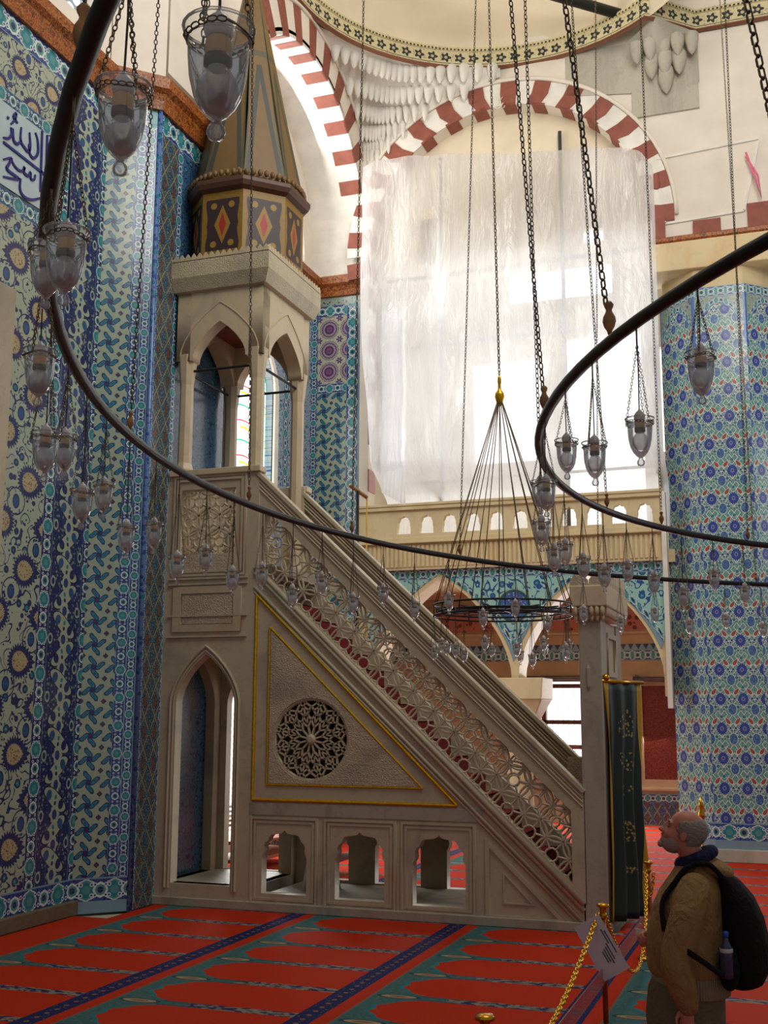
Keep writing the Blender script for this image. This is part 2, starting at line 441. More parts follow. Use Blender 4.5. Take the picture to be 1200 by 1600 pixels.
def m_orange():
    n = NT('painted_cornice'); o = n.obj()
    a = n.noise(o, 14, 2, .5, 1.0); c = ((a*30.0).sin())
    col = n.mix(rgb(156, 66, 30), rgb(168, 112, 44), c.gt(.55)); col = n.mix(col, rgb(70, 60, 30), c.lt(-.75))
    n.bump(a, .3, .02); return n.done(col, .45)
M['orange'] = m_orange()
def m_paintband():
    n = NT('painted_band'); u, v, w = n.xy()
    a = ((u/.30).fr()-.5)*.30; b = v-.18
    col = n.mix(rgb(196, 184, 138), rgb(150, 142, 110), n.voro(n.vec(u, v, 0.0), 16).lt(.3))
    d = hyp(a/1.1, b); t = ang(n, b, a)
    col = n.mix(col, rgb(34, 40, 40), d.lt((t*5.0).cos()*.02+.075)); col = n.mix(col, rgb(188, 170, 130), d.lt(.028))
    e = ((u/.06).fr()-.5).abs(); col = n.mix(col, rgb(40, 40, 34), between(v, .31, .345)*e.lt(.22))
    col = n.mix(col, rgb(150, 120, 80), v.lt(.03)); col = n.mix(col, rgb(60, 66, 56), between(v, .05, .065))
    return n.done(col, .7)
M['paintband'] = m_paintband()

def m_carpet():
    n = NT('prayer_carpet'); u, v, w = n.xy()
    X0 = -5.56; P = 1.93; RY = .855
    x = ((u-X0)/P).fr()*P; r = ((v-12.15)/RY).fr(); s = ((r-.5).abs())*2.0   # s: 0 mid row, 1 on the stripe
    fine = n.noise(n.vec(u, v, 0.0), 70, 2)
    red = n.mix(rgb(166, 38, 10), rgb(182, 48, 14), fine)
    tl = n.mix(rgb(58, 96, 98), rgb(86, 104, 96), n.voro(n.vec(u, v, 0.0), 26).lt(.3))
    gr = n.mix(rgb(124, 122, 112), rgb(46, 44, 84), n.noise(n.vec(u*.45, v, 0.0), 22, 1).gt(.52))
    gr = n.mix(gr, rgb(96, 40, 40), n.noise(n.vec(u*.7+3.0, v, 0.0), 22, 1).gt(.62))
    tip = s.pw(2.6)*.46+.30+(s*14.0).cos()*.018
    inside = x.gt(tip)*x.lt(P-.19)*s.lt(.84)
    col = n.mix(tl, gr, s.gt(.84)*x.gt(.78))
    col = n.mix(col, rgb(40, 110, 118), (x-tip).abs().lt(.045)*s.lt(.9))
    col = n.mix(col, rgb(36, 80, 92), s.gt(.80)*s.lt(.9)*between(x, .55, .95))
    col = n.mix(col, red, inside)
    sp = (1-s)*RY*.5
    d = hyp((x-.36)/.17, sp/.05)
    col = n.mix(col, rgb(40, 60, 70), d.lt(1.15)); col = n.mix(col, rgb(158, 138, 104), d.lt(.9)); col = n.mix(col, rgb(128, 90, 70), d.lt(.5))
    col = n.mix(col, red, x.lt(.13))
    col = n.mix(col, rgb(90, 100, 90), between(x, .13, .15))
    db = x.gt(P-.19)
    q = ((v/.13).fr()-.5).abs(); yq = (x-(P-.095)).abs()
    nv = n.mix(rgb(30, 36, 82), rgb(130, 90, 60), hyp(q*.13, yq).lt(.022))
    nv = n.mix(nv, rgb(96, 100, 110), n.voro(n.vec(u, v, 0.0), 30).lt(.2))
    col = n.mix(col, nv, db)
    col = n.mix(col, red, u.lt(-7.45))
    n.bump(fine, .25, .01)
    return n.done(col, .92, 0, .15)
M['carpet'] = m_carpet()

def emit(name, col, st):
    m = bpy.data.materials.new(name); m.use_nodes = True; t = m.node_tree; t.nodes.clear()
    e = t.nodes.new('ShaderNodeEmission'); o = t.nodes.new('ShaderNodeOutputMaterial')
    e.inputs[0].default_value = col; e.inputs[1].default_value = st; t.links.new(e.outputs[0], o.inputs[0]); return m
M['daylight'] = emit('bright_window_pane', (1, 1, 1, 1), 2.2)

def m_stained():
    n = NT('stained_glass'); u, v, w = n.xy()
    vv = n.vec(u, v, 0.0)
    a = ((v/.62).fr()-.5)*.62+((u-17.75).abs().pw(2.0))*.35
    col = n.mix((1, 1, 1, 1), rgb(250, 190, 40), (a-.05).abs().lt(.018)*u.gt(17.5))
    col = n.mix(col, rgb(190, 40, 40), (a-.17).abs().lt(.012)); col = n.mix(col, rgb(20, 150, 110), (a+.18).abs().lt(.014))
    col = n.mix(col, rgb(20, 160, 100), between(u, 18.42, 18.47)); col = n.mix(col, rgb(60, 60, 200), between(u, 16.95, 17.02))
    col = n.mix(col, rgb(40, 30, 25), n.voro(vv, 3.2, 'DISTANCE_TO_EDGE').lt(.012)*u.gt(17.7))
    e = n.n.new('ShaderNodeEmission'); n.put(e.inputs[0], col); e.inputs[1].default_value = 2.6
    n.l.new(e.outputs[0], n.n['Material Output'].inputs[0]); return n.m
M['stained'] = m_stained()
def m_roundels():
    n = NT('roundel_window'); u, v, w = n.xy(); p = .21
    q = (v/(p*1.0)); row = q.fl(); sh = (row*.5).fr()
    a = ((u/p+sh).fr()-.5); b = (q.fr()-.5); d = hyp(a, b)
    col = n.mix(rgb(120, 124, 128), (1, 1, 1, 1), d.lt(.43))
    e = n.n.new('ShaderNodeEmission'); n.put(e.inputs[0], col); e.inputs[1].default_value = 2.0
    n.l.new(e.outputs[0], n.n['Material Output'].inputs[0]); return n.m
M['roundels'] = m_roundels()
def m_grille():
    n = NT('grilled_window'); u, v, w = n.xy()
    g = (((u/.12+v/.12).fr()-.5).abs().lt(.06)+((u/.12-v/.12).fr()-.5).abs().lt(.06)).mn(1.0)
    col = n.mix(rgb(255, 250, 236), rgb(196, 170, 130), g*v.lt(2.3)*v.gt(.9))
    col = n.mix(col, rgb(210, 200, 180), v.lt(.9)*(((v/.1).fr()).lt(.4)))
    e = n.n.new('ShaderNodeEmission'); n.put(e.inputs[0], col); e.inputs[1].default_value = 1.6
    n.l.new(e.outputs[0], n.n['Material Output'].inputs[0]); return n.m
M['grille'] = m_grille()

def m_glass():
    n = NT('clear_glass'); t = n.t
    tr = t.nodes.new('ShaderNodeBsdfTransparent'); tr.inputs[0].default_value = (.95, .95, .955, 1)
    gl = t.nodes.new('ShaderNodeBsdfGlossy'); gl.inputs['Roughness'].default_value = .04
    hz = t.nodes.new('ShaderNodeBsdfTranslucent'); hz.inputs[0].default_value = (.9, .88, .9, 1); mh = t.nodes.new('ShaderNodeMixShader'); mh.inputs[0].default_value = .12
    t.links.new(tr.outputs[0], mh.inputs[1]); t.links.new(hz.outputs[0], mh.inputs[2])
    lw = t.nodes.new('ShaderNodeLayerWeight'); lw.inputs[0].default_value = .38
    f = E(n, lw.outputs['Fresnel'])*.85+.05
    mx = t.nodes.new('ShaderNodeMixShader'); n.put(mx.inputs[0], f)
    t.links.new(mh.outputs[0], mx.inputs[1]); t.links.new(gl.outputs[0], mx.inputs[2])
    t.links.new(mx.outputs[0], t.nodes['Material Output'].inputs[0]); return n.m
M['glass'] = m_glass()
def m_bulb():
    n = NT('frosted_bulb'); t = n.t
    tr = t.nodes.new('ShaderNodeBsdfTransparent'); tr.inputs[0].default_value = (.8, .8, .8, 1)
    gl = t.nodes.new('ShaderNodeBsdfPrincipled'); gl.inputs['Base Color'].default_value = rgb(240, 236, 234); gl.inputs['Roughness'].default_value = .2
    mx = t.nodes.new('ShaderNodeMixShader'); mx.inputs[0].default_value = .4
    t.links.new(tr.outputs[0], mx.inputs[1]); t.links.new(gl.outputs[0], mx.inputs[2])
    t.links.new(mx.outputs[0], t.nodes['Material Output'].inputs[0]); return n.m
M['bulb'] = m_bulb()
M['ceramic'] = plain('ceramic_cap', rgb(214, 208, 204), .3, 0, .03, 10)
M['socket'] = plain('beige_socket', rgb(206, 164, 104), .5, 0, .05, 10)
M['collar'] = plain('dark_collar', rgb(70, 56, 52), .5, 0, .05, 10)
def m_sheet():
    n = NT('plastic_sheeting'); t = n.t; u, v, w = n.xy()
    a = n.noise(n.vec(u*1.0, v*.28, 0.0), 2.0, 5, .6, 1.2)
    b = n.noise(n.vec(u*3.0, v*.7, 1.0), 2.4, 4, .6, 1.5)
    bp = t.nodes.new('ShaderNodeBump'); bp.inputs['Strength'].default_value = .55; bp.inputs['Distance'].default_value = .12
    n.put(bp.inputs['Height'], a*.7+b*.5)
    tr = t.nodes.new('ShaderNodeBsdfTransparent'); tr.inputs[0].default_value = (.96, .96, .97, 1)
    df = t.nodes.new('ShaderNodeBsdfDiffuse'); df.inputs[0].default_value = (.80, .84, .90, 1)
    tl = t.nodes.new('ShaderNodeBsdfTranslucent'); tl.inputs[0].default_value = (.95, .95, .97, 1)
    gl = t.nodes.new('ShaderNodeBsdfGlossy'); gl.inputs['Roughness'].default_value = .22
    for x in (df, tl, gl): t.links.new(bp.outputs[0], x.inputs['Normal'])
    m1 = t.nodes.new('ShaderNodeMixShader'); m1.inputs[0].default_value = .72
    t.links.new(df.outputs[0], m1.inputs[1]); t.links.new(tl.outputs[0], m1.inputs[2])
    m2 = t.nodes.new('ShaderNodeMixShader'); m2.inputs[0].default_value = .09
    t.links.new(m1.outputs[0], m2.inputs[1]); t.links.new(gl.outputs[0], m2.inputs[2])
    m3 = t.nodes.new('ShaderNodeMixShader'); n.put(m3.inputs[0], (a*.35+.56).mn(1.0))
    t.links.new(tr.outputs[0], m3.inputs[1]); t.links.new(m2.outputs[0], m3.inputs[2])
    t.links.new(m3.outputs[0], t.nodes['Material Output'].inputs[0]); return n.m
M['sheet'] = m_sheet()
M['acrylic'] = None
def m_acrylic():
    n = NT('clear_barrier'); t = n.t
    tr = t.nodes.new('ShaderNodeBsdfTransparent'); tr.inputs[0].default_value = (.9, .8, .8, 1)
    gl = t.nodes.new('ShaderNodeBsdfPrincipled'); gl.inputs['Base Color'].default_value = rgb(196, 120, 112); gl.inputs['Roughness'].default_value = .15
    mx = t.nodes.new('ShaderNodeMixShader'); mx.inputs[0].default_value = .45
    t.links.new(tr.outputs[0], mx.inputs[1]); t.links.new(gl.outputs[0], mx.inputs[2])
    t.links.new(mx.outputs[0], t.nodes['Material Output'].inputs[0]); return n.m
M['acrylic'] = m_acrylic()

# ------------------------------------------------------------------ mesh helpers
def frame(org, u, v):
    u = Vector(u).normalized(); v = Vector(v).normalized(); w = u.cross(v)
    mm = Matrix((u, v, w)).transposed().to_4x4(); mm.translation = org; return mm
FX = lambda x: frame((x, 0, 0), (0, 1, 0), (0, 0, 1))     # wall facing +X, local = (Y, Z)
FY = lambda y: frame((0, y, 0), (1, 0, 0), (0, 0, 1))     # wall facing -Y, local = (X, Z)

def tag(o, label=None, cat=None, group=None, kind=None):
    if label: o['label'] = label
    if cat: o['category'] = cat
    if group: o['group'] = group
    if kind: o['kind'] = kind
    return o
def link(name, me, mat, parent=None, mw=None, smooth=False):
    o = bpy.data.objects.new(name, me); COL.objects.link(o)
    if mat is not None and not me.materials: me.materials.append(mat)
    if mw is not None: o.matrix_world = mw
    if parent is not None:
        o.parent = parent; o.matrix_parent_inverse = parent.matrix_basis.inverted()
    if smooth:
        me.shade_smooth()
    return o
def empty(name, loc, label, cat, group=None, rz=0):
    o = bpy.data.objects.new(name, None); COL.objects.link(o); o.location = loc; o.rotation_euler = (0, 0, rz)
    o.empty_display_size = .1
    return tag(o, label, cat, group)
def local(o, parent):
    """parent without compensation: child coordinates are the parent's"""
    o.parent = parent; return o

class MB:
    def __init__(s): s.b = bmesh.new()
    def box(s, x0, x1, y0, y1, z0, z1, mw=None):
        vs = [s.b.verts.new((x, y, z)) for x in (x0, x1) for y in (y0, y1) for z in (z0, z1)]
        for f in ((0, 1, 3, 2), (4, 6, 7, 5), (0, 4, 5, 1), (2, 3, 7, 6), (0, 2, 6, 4), (1, 5, 7, 3)):
            s.b.faces.new([vs[i] for i in f])
        if mw is not None: bmesh.ops.transform(s.b, matrix=mw, verts=vs)
        return s
    def prism(s, pts, z0, z1, mw=None):
        """polygon in local XY pulled from z0 to z1"""
        a = [s.b.verts.new((p[0], p[1], z0)) for p in pts]; c = [s.b.verts.new((p[0], p[1], z1)) for p in pts]
        n = len(pts)
        s.b.faces.new(a[::-1]); s.b.faces.new(c)
        for i in range(n): s.b.faces.new((a[i], a[(i+1) % n], c[(i+1) % n], c[i]))
        if mw is not None: bmesh.ops.transform(s.b, matrix=mw, verts=a+c)
        return s
    def lathe(s, prof, seg=16, mw=None, cap=True):
        rings = []; allv = []
        for r, z in prof:
            ring = [s.b.verts.new((r*math.cos(2*PI*i/seg), r*math.sin(2*PI*i/seg), z)) for i in range(seg)]
            rings.append(ring); allv += ring
        for p, q in zip(rings, rings[1:]):
            for i in range(seg): s.b.faces.new((p[i], p[(i+1) % seg], q[(i+1) % seg], q[i]))
        if cap:
            s.b.faces.new(rings[0][::-1]); s.b.faces.new(rings[-1])
        if mw is not None: bmesh.ops.transform(s.b, matrix=mw, verts=allv)
        return s
    def tube(s, pts, r, seg=6, closed=False):
        pts = [Vector(p) for p in pts]; n = len(pts); rings = []; up = None
        for i, p in enumerate(pts):
            if closed: t = pts[(i+1) % n]-pts[i-1]
            else: t = pts[min(i+1, n-1)]-pts[max(i-1, 0)]
            t.normalize()
            if up is None:
                up = Vector((0, 0, 1)) if abs(t.z) < .9 else Vector((1, 0, 0))
            a = t.cross(up)
            if a.length < 1e-5: a = t.orthogonal()
            a.normalize(); up = a.cross(t).normalized()
            rr = r[i] if isinstance(r, (list, tuple)) else r
            rings.append([s.b.verts.new(p+(a*math.cos(2*PI*k/seg)+up*math.sin(2*PI*k/seg))*rr) for k in range(seg)])
        m_ = n if closed else n-1
        for i in range(m_):
            p, q = rings[i], rings[(i+1) % n]
            for k in range(seg): s.b.faces.new((p[k], p[(k+1) % seg], q[(k+1) % seg], q[k]))
        if not closed: s.b.faces.new(rings[0][::-1]); s.b.faces.new(rings[-1])
        return s
    def bar(s, p0, p1, w, h, up=(0, 0, 1)):
        """rectangular bar from p0 to p1, width w sideways, height h along up"""
        p0, p1 = Vector(p0), Vector(p1); t = (p1-p0).normalized(); a = t.cross(Vector(up)).normalized(); u = a.cross(t)
        vs = [s.b.verts.new(p+a*(i*w/2)+u*(j*h/2)) for p in (p0, p1) for i, j in ((-1, -1), (1, -1), (1, 1), (-1, 1))]
        for f in ((3, 2, 1, 0), (4, 5, 6, 7), (0, 1, 5, 4), (1, 2, 6, 5), (2, 3, 7, 6), (3, 0, 4, 7)):
            s.b.faces.new([vs[i] for i in f])
        return s
    def grid(s, fn, nu, nv, thick=0):
        vs = [[s.b.verts.new(fn(i/nu, j/nv)) for j in range(nv+1)] for i in range(nu+1)]
        for i in range(nu):
            for j in range(nv): s.b.faces.new((vs[i][j], vs[i+1][j], vs[i+1][j+1], vs[i][j+1]))
        return s
    def ell(s, c, r, seg=16, rings=10, mw=None):
        mm = Matrix.Translation(c) @ (mw or Matrix.Identity(4)) @ Matrix.Diagonal((r[0], r[1], r[2], 1))
        bmesh.ops.create_uvsphere(s.b, u_segments=seg, v_segments=rings, radius=1, matrix=mm); return s
    def build(s, name, mat, parent=None, mw=None, smooth=False, bevel=0, recalc=True):
        if recalc: bmesh.ops.recalc_face_normals(s.b, faces=s.b.faces)
        me = bpy.data.meshes.new(name); s.b.to_mesh(me); s.b.free()
        o = link(name, me, mat, parent, mw, smooth)
        if bevel:
            bv = o.modifiers.new('bevel', 'BEVEL'); bv.width = bevel; bv.segments = 2; bv.limit_method = 'ANGLE'; bv.angle_limit = D(40)
        return o

def plate(name, loops, t, mat, parent=None, mw=None, bevel=0, kind=None, front=0.0):
    """flat panel with holes: loops in local XY, front face at z = front, thickness t behind it"""
    cu = bpy.data.curves.new(name, 'CURVE'); cu.dimensions = '2D'; cu.fill_mode = 'BOTH'; cu.extrude = t/2
    if bevel: cu.bevel_depth = bevel; cu.bevel_resolution = 1; cu.offset = -bevel
    for lp in loops:
        sp = cu.splines.new('POLY'); sp.points.add(len(lp)-1); sp.use_cyclic_u = True
        for p, q in zip(sp.points, lp): p.co = (q[0], q[1], 0, 1)
    tmp = bpy.data.objects.new('tmp', cu); me = bpy.data.meshes.new_from_object(tmp)
    bpy.data.objects.remove(tmp); bpy.data.curves.remove(cu)
    me.transform(Matrix.Translation((0, 0, front-t/2))); me.name = name; me.materials.clear()
    o = link(name, me, mat, parent, mw)
    if kind: o['kind'] = kind
    return o
def struct(o): o['kind'] = 'structure'; return o

def tudor(x0, x1, zs, za, n=20, mixk=.62):
    """pointed arch curve from (x0,zs) over the apex to (x1,zs)"""
    c = (x0+x1)/2; a = (x1-x0)/2; out = []
    for i in range(n+1):
        x = -1+2*i/n; e = mixk*math.sqrt(max(0, 1-x*x))+(1-mixk)*(1-abs(x)); out.append((c+a*x, zs+(za-zs)*e))
    # sharpen the springing with extra points
    x = .985; e = mixk*math.sqrt(1-x*x)+(1-mixk)*(1-x)
    out.insert(1, (c-a*x, zs+(za-zs)*e)); out.insert(-1, (c+a*x, zs+(za-zs)*e))
    return out
def arch_hole(x0, x1, zb, zs, za, n=20, k=.62): return [(x0, zb)]+tudor(x0, x1, zs, za, n, k)+[(x1, zb)]
def lobed(x0, x1, zb, zs, za):
    c = (x0+x1)/2; a = (x1-x0)/2; h = za-zs
    half = [(1, 0), (1.0, .12), (.93, .22), (.90, .34), (.93, .46), (.86, .58), (.74, .64), (.70, .74), (.62, .83), (.48, .86), (.36, .86), (.26, .88), (.12, .90), (.05, .95)]
    return [(x0, zb)]+[(c-a*x, zs+h*z) for x, z in half]+[(c, za)]+[(c+a*x, zs+h*z) for x, z in reversed(half)]+[(x1, zb)]
def rect(x0, x1, z0, z1): return [(x0, z0), (x1, z0), (x1, z1), (x0, z1)]
def circ(cx_, cz, r, a0=0, a1=2*PI, n=48, end=False):
    k = n+1 if end else n
    return [(cx_+r*math.cos(a0+(a1-a0)*i/n), cz+r*math.sin(a0+(a1-a0)*i/n)) for i in range(k)]

# ================================================================== THE SETTING
struct(MB().box(-9.2, 8, -4, 27, -.25, -.03).build('floor', M['stone_grey']))
# --- wall A with the writing
struct(plate('wall_left', [rect(-3, 12.03, 0, 10.15)], .3, M['wallA'], mw=FX(-8.08)))
struct(plate('wall_left_upper', [rect(-3, 12.6, 10.15, 16), rect(9.5, 11.55, 10.95, 14)], .3, M['plaster'], mw=FX(-8.1)))
struct(plate('window_1', [rect(9.5, 11.55, 10.95, 14)], .03, M['roundels'], mw=FX(-8.22)))
struct(MB().box(-8.08, -8.0, -3, 12.0, 0, .16).build('baseboard_left', plain('dark_plinth', rgb(104, 92, 72), .6), bevel=.01))
# pier: 45 degree facet and the side facing the hall
P0 = Vector((-8.08, 11.97, 0)); P1 = Vector((-7.6, 12.45, 0)); du = (P1-P0); L45 = du.length
struct(plate('wall_pier_facet', [rect(0, L45, 0, 10.15)], .25, M['facet'], mw=frame(P0, du, (0, 0, 1))))
struct(plate('wall_pier_side', [rect(12.45, 14.75, 0, 10.15)], .35, M['pierside'], mw=FX(-7.6)))
struct(plate('wall_pier_upper', [rect(12.45, 14.75, 10.15, 16)], .4, M['plaster'], mw=FX(-7.66)))
struct(plate('wall_pier_facet_upper', [rect(0, L45+.05, 10.15, 16)], .25, M['plaster'], mw=frame(P0, du, (0, 0, 1))))
# glazed rounded arris of the pier
struct(MB().tube([(-7.6, 12.45, 0), (-7.6, 12.45, 10.15)], .035, 8).build('trim_1', tile_mat('iznik_arris', lambda n, u, v: n.mix(n.mix(rgb(92, 124, 176), COBALT, n.voro(n.stretch(n.obj(), 1, 1, 1), 16).lt(.4)), TEAL, n.voro(n.obj(), 9).lt(.25))), smooth=True))
def cornice(name, path, z0, scale=1.0):
    """orange painted moulding swept along a plan path; room on the right-hand side of travel"""
    prof = [(0, 0), (.05, .0), (.07, .12), (.10, .2), (.16, .26), (.17, .40), (.10, .46), (0, .46)]
    b = MB(); pts = [Vector(p) for p in path]; rings = []
    for i, p in enumerate(pts):
        d0 = (pts[i]-pts[i-1]).normalized() if i else None; d1 = (pts[i+1]-pts[i]).normalized() if i < len(pts)-1 else None
        if d0 is None: d0 = d1
        if d1 is None: d1 = d0
        n0 = Vector((d0.y, -d0.x, 0)); n1 = Vector((d1.y, -d1.x, 0)); nn = (n0+n1); nn = nn/nn.dot(n0)
        rings.append([b.b.verts.new((p.x+nn.x*a*scale, p.y+nn.y*a*scale, z0+h*scale)) for a, h in prof])
    for p, q in zip(rings, rings[1:]):
        for k in range(len(prof)): b.b.faces.new((p[k], p[(k+1) % len(prof)], q[(k+1) % len(prof)], q[k]))
    b.b.faces.new(rings[0]); b.b.faces.new(rings[-1][::-1])
    return struct(b.build(name, M['orange']))
cornice('trim_2', [(-8.08, -3, 0), (-8.08, 11.97, 0), (-7.6, 12.45, 0), (-7.6, 14.75, 0)], 10.15, 1.0)
cornice('trim_3', [(-7.6, 14.75, 0), (-8.62, 14.75, 0), (-8.62, 20.2, 0), (-7.65, 20.2, 0), (-7.65, 20.4, 0)], 10.36, .9)

# --- recess in the qibla wall
AC, AZ, AR = 17.5, 11.1, 2.72
opening = [(14.78, 0)]+[(AC+(AR+.06)*math.cos(PI-PI*i/40), AZ+(AR+.06)*math.sin(PI*i/40)) for i in range(41)]+[(20.2, 0)]
struct(plate('wall_qibla', [rect(12.6, 20.2, 10.8, 16)[:1]+[(14.78, 10.8)]+opening[1:-1]+[(20.2, 10.8), (21.2, 10.8), (21.2, 16), (12.6, 16)]], .12, M['plaster'], mw=FX(-7.6)))
# window wall of the recess
big = [(AC+2.3*math.cos(PI*i/40), 11.0+2.3*math.sin(PI*i/40)) for i in range(41)]
kw = [(16.85, 6.0), (18.5, 6.0)]+[(17.675+.825*math.cos(PI*i/16), 8.0+.85*math.sin(PI*i/16)) for i in range(1, 16)]+[(16.85, 8.0)]
kw = [(16.85, 6.0), (18.5, 6.0), (18.5, 8.0)]+[(17.675+.825*math.cos(PI*i/16), 8.0+.85*math.sin(PI*i/16)) for i in range(1, 16)]+[(16.85, 8.0)]
lw = [(16.55, .35), (18.55, .35), (18.55, 2.6)]+[(17.55+1.0*math.cos(PI*i/12), 2.6+.35*math.sin(PI*i/12)) for i in range(1, 12)]+[(16.55, 2.6)]
struct(plate('wall_recess', [rect(14.6, 20.4, 0, 10.4), kw, lw], .3, M['wwall'], mw=FX(-8.72)))
struct(plate('wall_recess_upper', [rect(14.6, 20.4, 10.4, 14.2), big], .3, M['plaster'], mw=FX(-8.72)))
struct(plate('window_2', [big], .03, M['roundels'], mw=FX(-8.78)))
struct(plate('window_3', [kw], .03, M['stained'], mw=FX(-8.88)))
struct(plate('window_4', [lw], .03, M['grille'], mw=FX(-8.9)))
def offs(lp, cx_, cz, k): return [(cx_+(x-cx_)*k, cz+(z-cz)*k) for x, z in lp]
def ring_of(lp, w):
    c = (sum(p[0] for p in lp)/len(lp), sum(p[1] for p in lp)/len(lp))
    hx = (max(p[0] for p in lp)-min(p[0] for p in lp))/2; hz = (max(p[1] for p in lp)-min(p[1] for p in lp))/2
    return [(c[0]+(x-c[0])*(1+w/hx), c[1]+(z-c[1])*(1+w/hz)) for x, z in lp]
struct(plate('trim_4', [ring_of(kw, .16), kw], .06, M['white_stone'], mw=FX(-8.68)))
struct(plate('trim_5', [ring_of(lw, .14), lw], .06, M['marble_grey'], mw=FX(-8.68)))
# side walls of the recess
struct(plate('wall_reveal_far', [rect(-8.75, -7.65, 0, 10.4)], .3, M['reveal'], mw=FY(20.2)))
struct(MB().box(-8.75, -7.6, 14.45, 14.75, 0, 11).build('wall_reveal_near', M['buff_wall']))
# stone lining of the arch (the broad white reveal) and its red blocks
def vault(name, x0, x1, r, mat, a0=0, a1=PI, n=40, th=.12):
    b = MB(); vs = []
    for i in range(n+1):
        a = a0+(a1-a0)*i/n
        vs.append([b.b.verts.new((x, AC+rr*math.cos(a), AZ+rr*math.sin(a))) for x, rr in ((x0, r), (x1, r), (x1, r+th), (x0, r+th))])
    for p, q in zip(vs, vs[1:]):
        for k in range(4): b.b.faces.new((p[k], p[(k+1) % 4], q[(k+1) % 4], q[k]))
    b.b.faces.new(vs[0]); b.b.faces.new(vs[-1][::-1])
    return struct(b.build(name, mat, smooth=False))
vault('trim_6', -8.75, -7.6, AR, M['white_stone'])
struct(MB().box(-8.75, -7.62, 20.2, 20.4, 10.7, 11.1).build('wall_reveal_upper', M['white_stone']))
b = MB()
for k in range(15):
    a = D(2+k*12.3); da = D(5.6)
    for (x0, x1, r0, r1) in ((-8.02, -7.594, AR-.012, AR+.02), (-7.62, -7.592, AR-.012, AR+.62)):
        if math.cos(a) > .5: r1 = min(r1, (19.97-AC)/math.cos(a))
        if r1 <= r0: continue
        vs = []
        for aa in (a, a+da/2, a+da):
            vs.append([b.b.verts.new((x, AC+rr*math.cos(aa), AZ+rr*math.sin(aa))) for x, rr in ((x0, r0), (x1, r0), (x1, r1), (x0, r1))])
        for p, q in zip(vs, vs[1:]):
            for j in range(4): b.b.faces.new((p[j], p[(j+1) % 4], q[(j+1) % 4], q[j]))
        b.b.faces.new(vs[0]); b.b.faces.new(vs[-1][::-1])
struct(b.build('trim_7', M['red_stone']))
b = MB(); b.tube([(-7.58, AC+(AR+.66)*math.cos(PI*i/40), AZ+(AR+.66)*math.sin(PI*i/40)) for i in range(10, 41)], .035, 6); struct(b.build('trim_8', M['plaster'], smooth=True))

# --- gallery side wall (Y = 20)
GC, GZ, GR = -4.8, 11.05, 2.66
arch = [(GC-GR, 5.0)]+[(GC+GR*math.cos(PI-PI*i/40), GZ+GR*math.sin(PI*i/40)) for i in range(41)]+[(GC+GR, 5.0)]
outer = [(-7.65, 4.9), (-7.65, 16.5), (5, 16.5), (5, 10.45), (-.2, 10.45), (-2.0, 10.45), (-2.1, 4.9)]
struct(plate('wall_gallery', [[(-7.65, 5.0)]+arch+[(-2.1, 5.0), (-2.1, 10.4), (5, 10.4), (5, 16.5), (-7.65, 16.5)]], .35, M['plaster'], mw=FY(20.05)))
b = MB()
for k in range(-1, 16):
    a = D(k*12.3-2); da = D(6.2)
    ri, ro = GR-.01, GR+.46
    y0, y1 = 20.0, 20.06
    if k >= 0:
        n_ = 3; base = []
        mid = (ri+ro)/2
        # blocks with a kink half way up, as dressed in the photograph
        sh = D(2.0)*(1 if k > 7 else -1 if k < 7 else 0)
        P = [(ri, a-sh), (ri, a+da*.9-sh), (mid, a+da), (ro, a+da*.95+0), (ro, a+da*.02), (mid, a)]
        pts = [(GC+r*math.cos(t), GZ+r*math.sin(t)) for r, t in P]
        b.prism(pts, 0, .03, mw=FY(20.05))
    # soffit block
    vs = []
    for aa in (a-D(0), a+da*.9):
        vs.append([b.b.verts.new((GC+rr*math.cos(aa), yy, GZ+rr*math.sin(aa))) for yy, rr in ((20.02, GR-.012), (20.38, GR-.012), (20.38, GR+.03), (20.02, GR+.03))])
    for j in range(4): b.b.faces.new((vs[0][j], vs[0][(j+1) % 4], vs[1][(j+1) % 4], vs[1][j]))
    b.b.faces.new(vs[0]); b.b.faces.new(vs[1][::-1])
for z in (6.4, 7.3, 8.2, 9.1, 10.0):
    for x in (GC-GR, GC+GR-.02): b.box(x-.0, x+.02, 20.03, 20.38, z, z+.42)
struct(b.build('trim_9', M['red_stone']))
# pale ring of the arch
inn = [(GC+GR*math.cos(PI*i/40), GZ+GR*math.sin(PI*i/40)) for i in range(41)]
out = [(GC+(GR+.46)*math.cos(PI*i/40), GZ+(GR+.46)*math.sin(PI*i/40)) for i in range(40, -1, -1)]
struct(plate('trim_10', [inn+out], .02, M['white_stone'], mw=FY(20.035)))
b = MB(); b.tube([(GC+(GR+.50)*math.cos(PI*i/40), 20.02, GZ+(GR+.50)*math.sin(PI*i/40)) for i in range(33)], .04, 6); struct(b.build('trim_11', M['plaster'], smooth=True))
struct(plate('wall_tympanum', [rect(-7.6, -2.0, 10.5, 14.2), rect(-6.6, -6.2, 10.9, 11.9), rect(-3.4, -3.0, 10.9, 11.9)], .2, M['plaster_dome'], mw=FY(20.4)))
# arabic mark on the keystone
b = MB()
for st in (((0, .1), (.05, .16), (.03, .26), (.07, .20), (.10, .24)), ((-.06, .05), (0, .02), (.07, .06), (.11, .12)), ((.12, .02), (.14, .06))):
    b.tube([(-4.86+x, 19.995, 13.62+z) for x, z in st], .008, 5)
struct(b.build('trim_12', M['white_stone']))
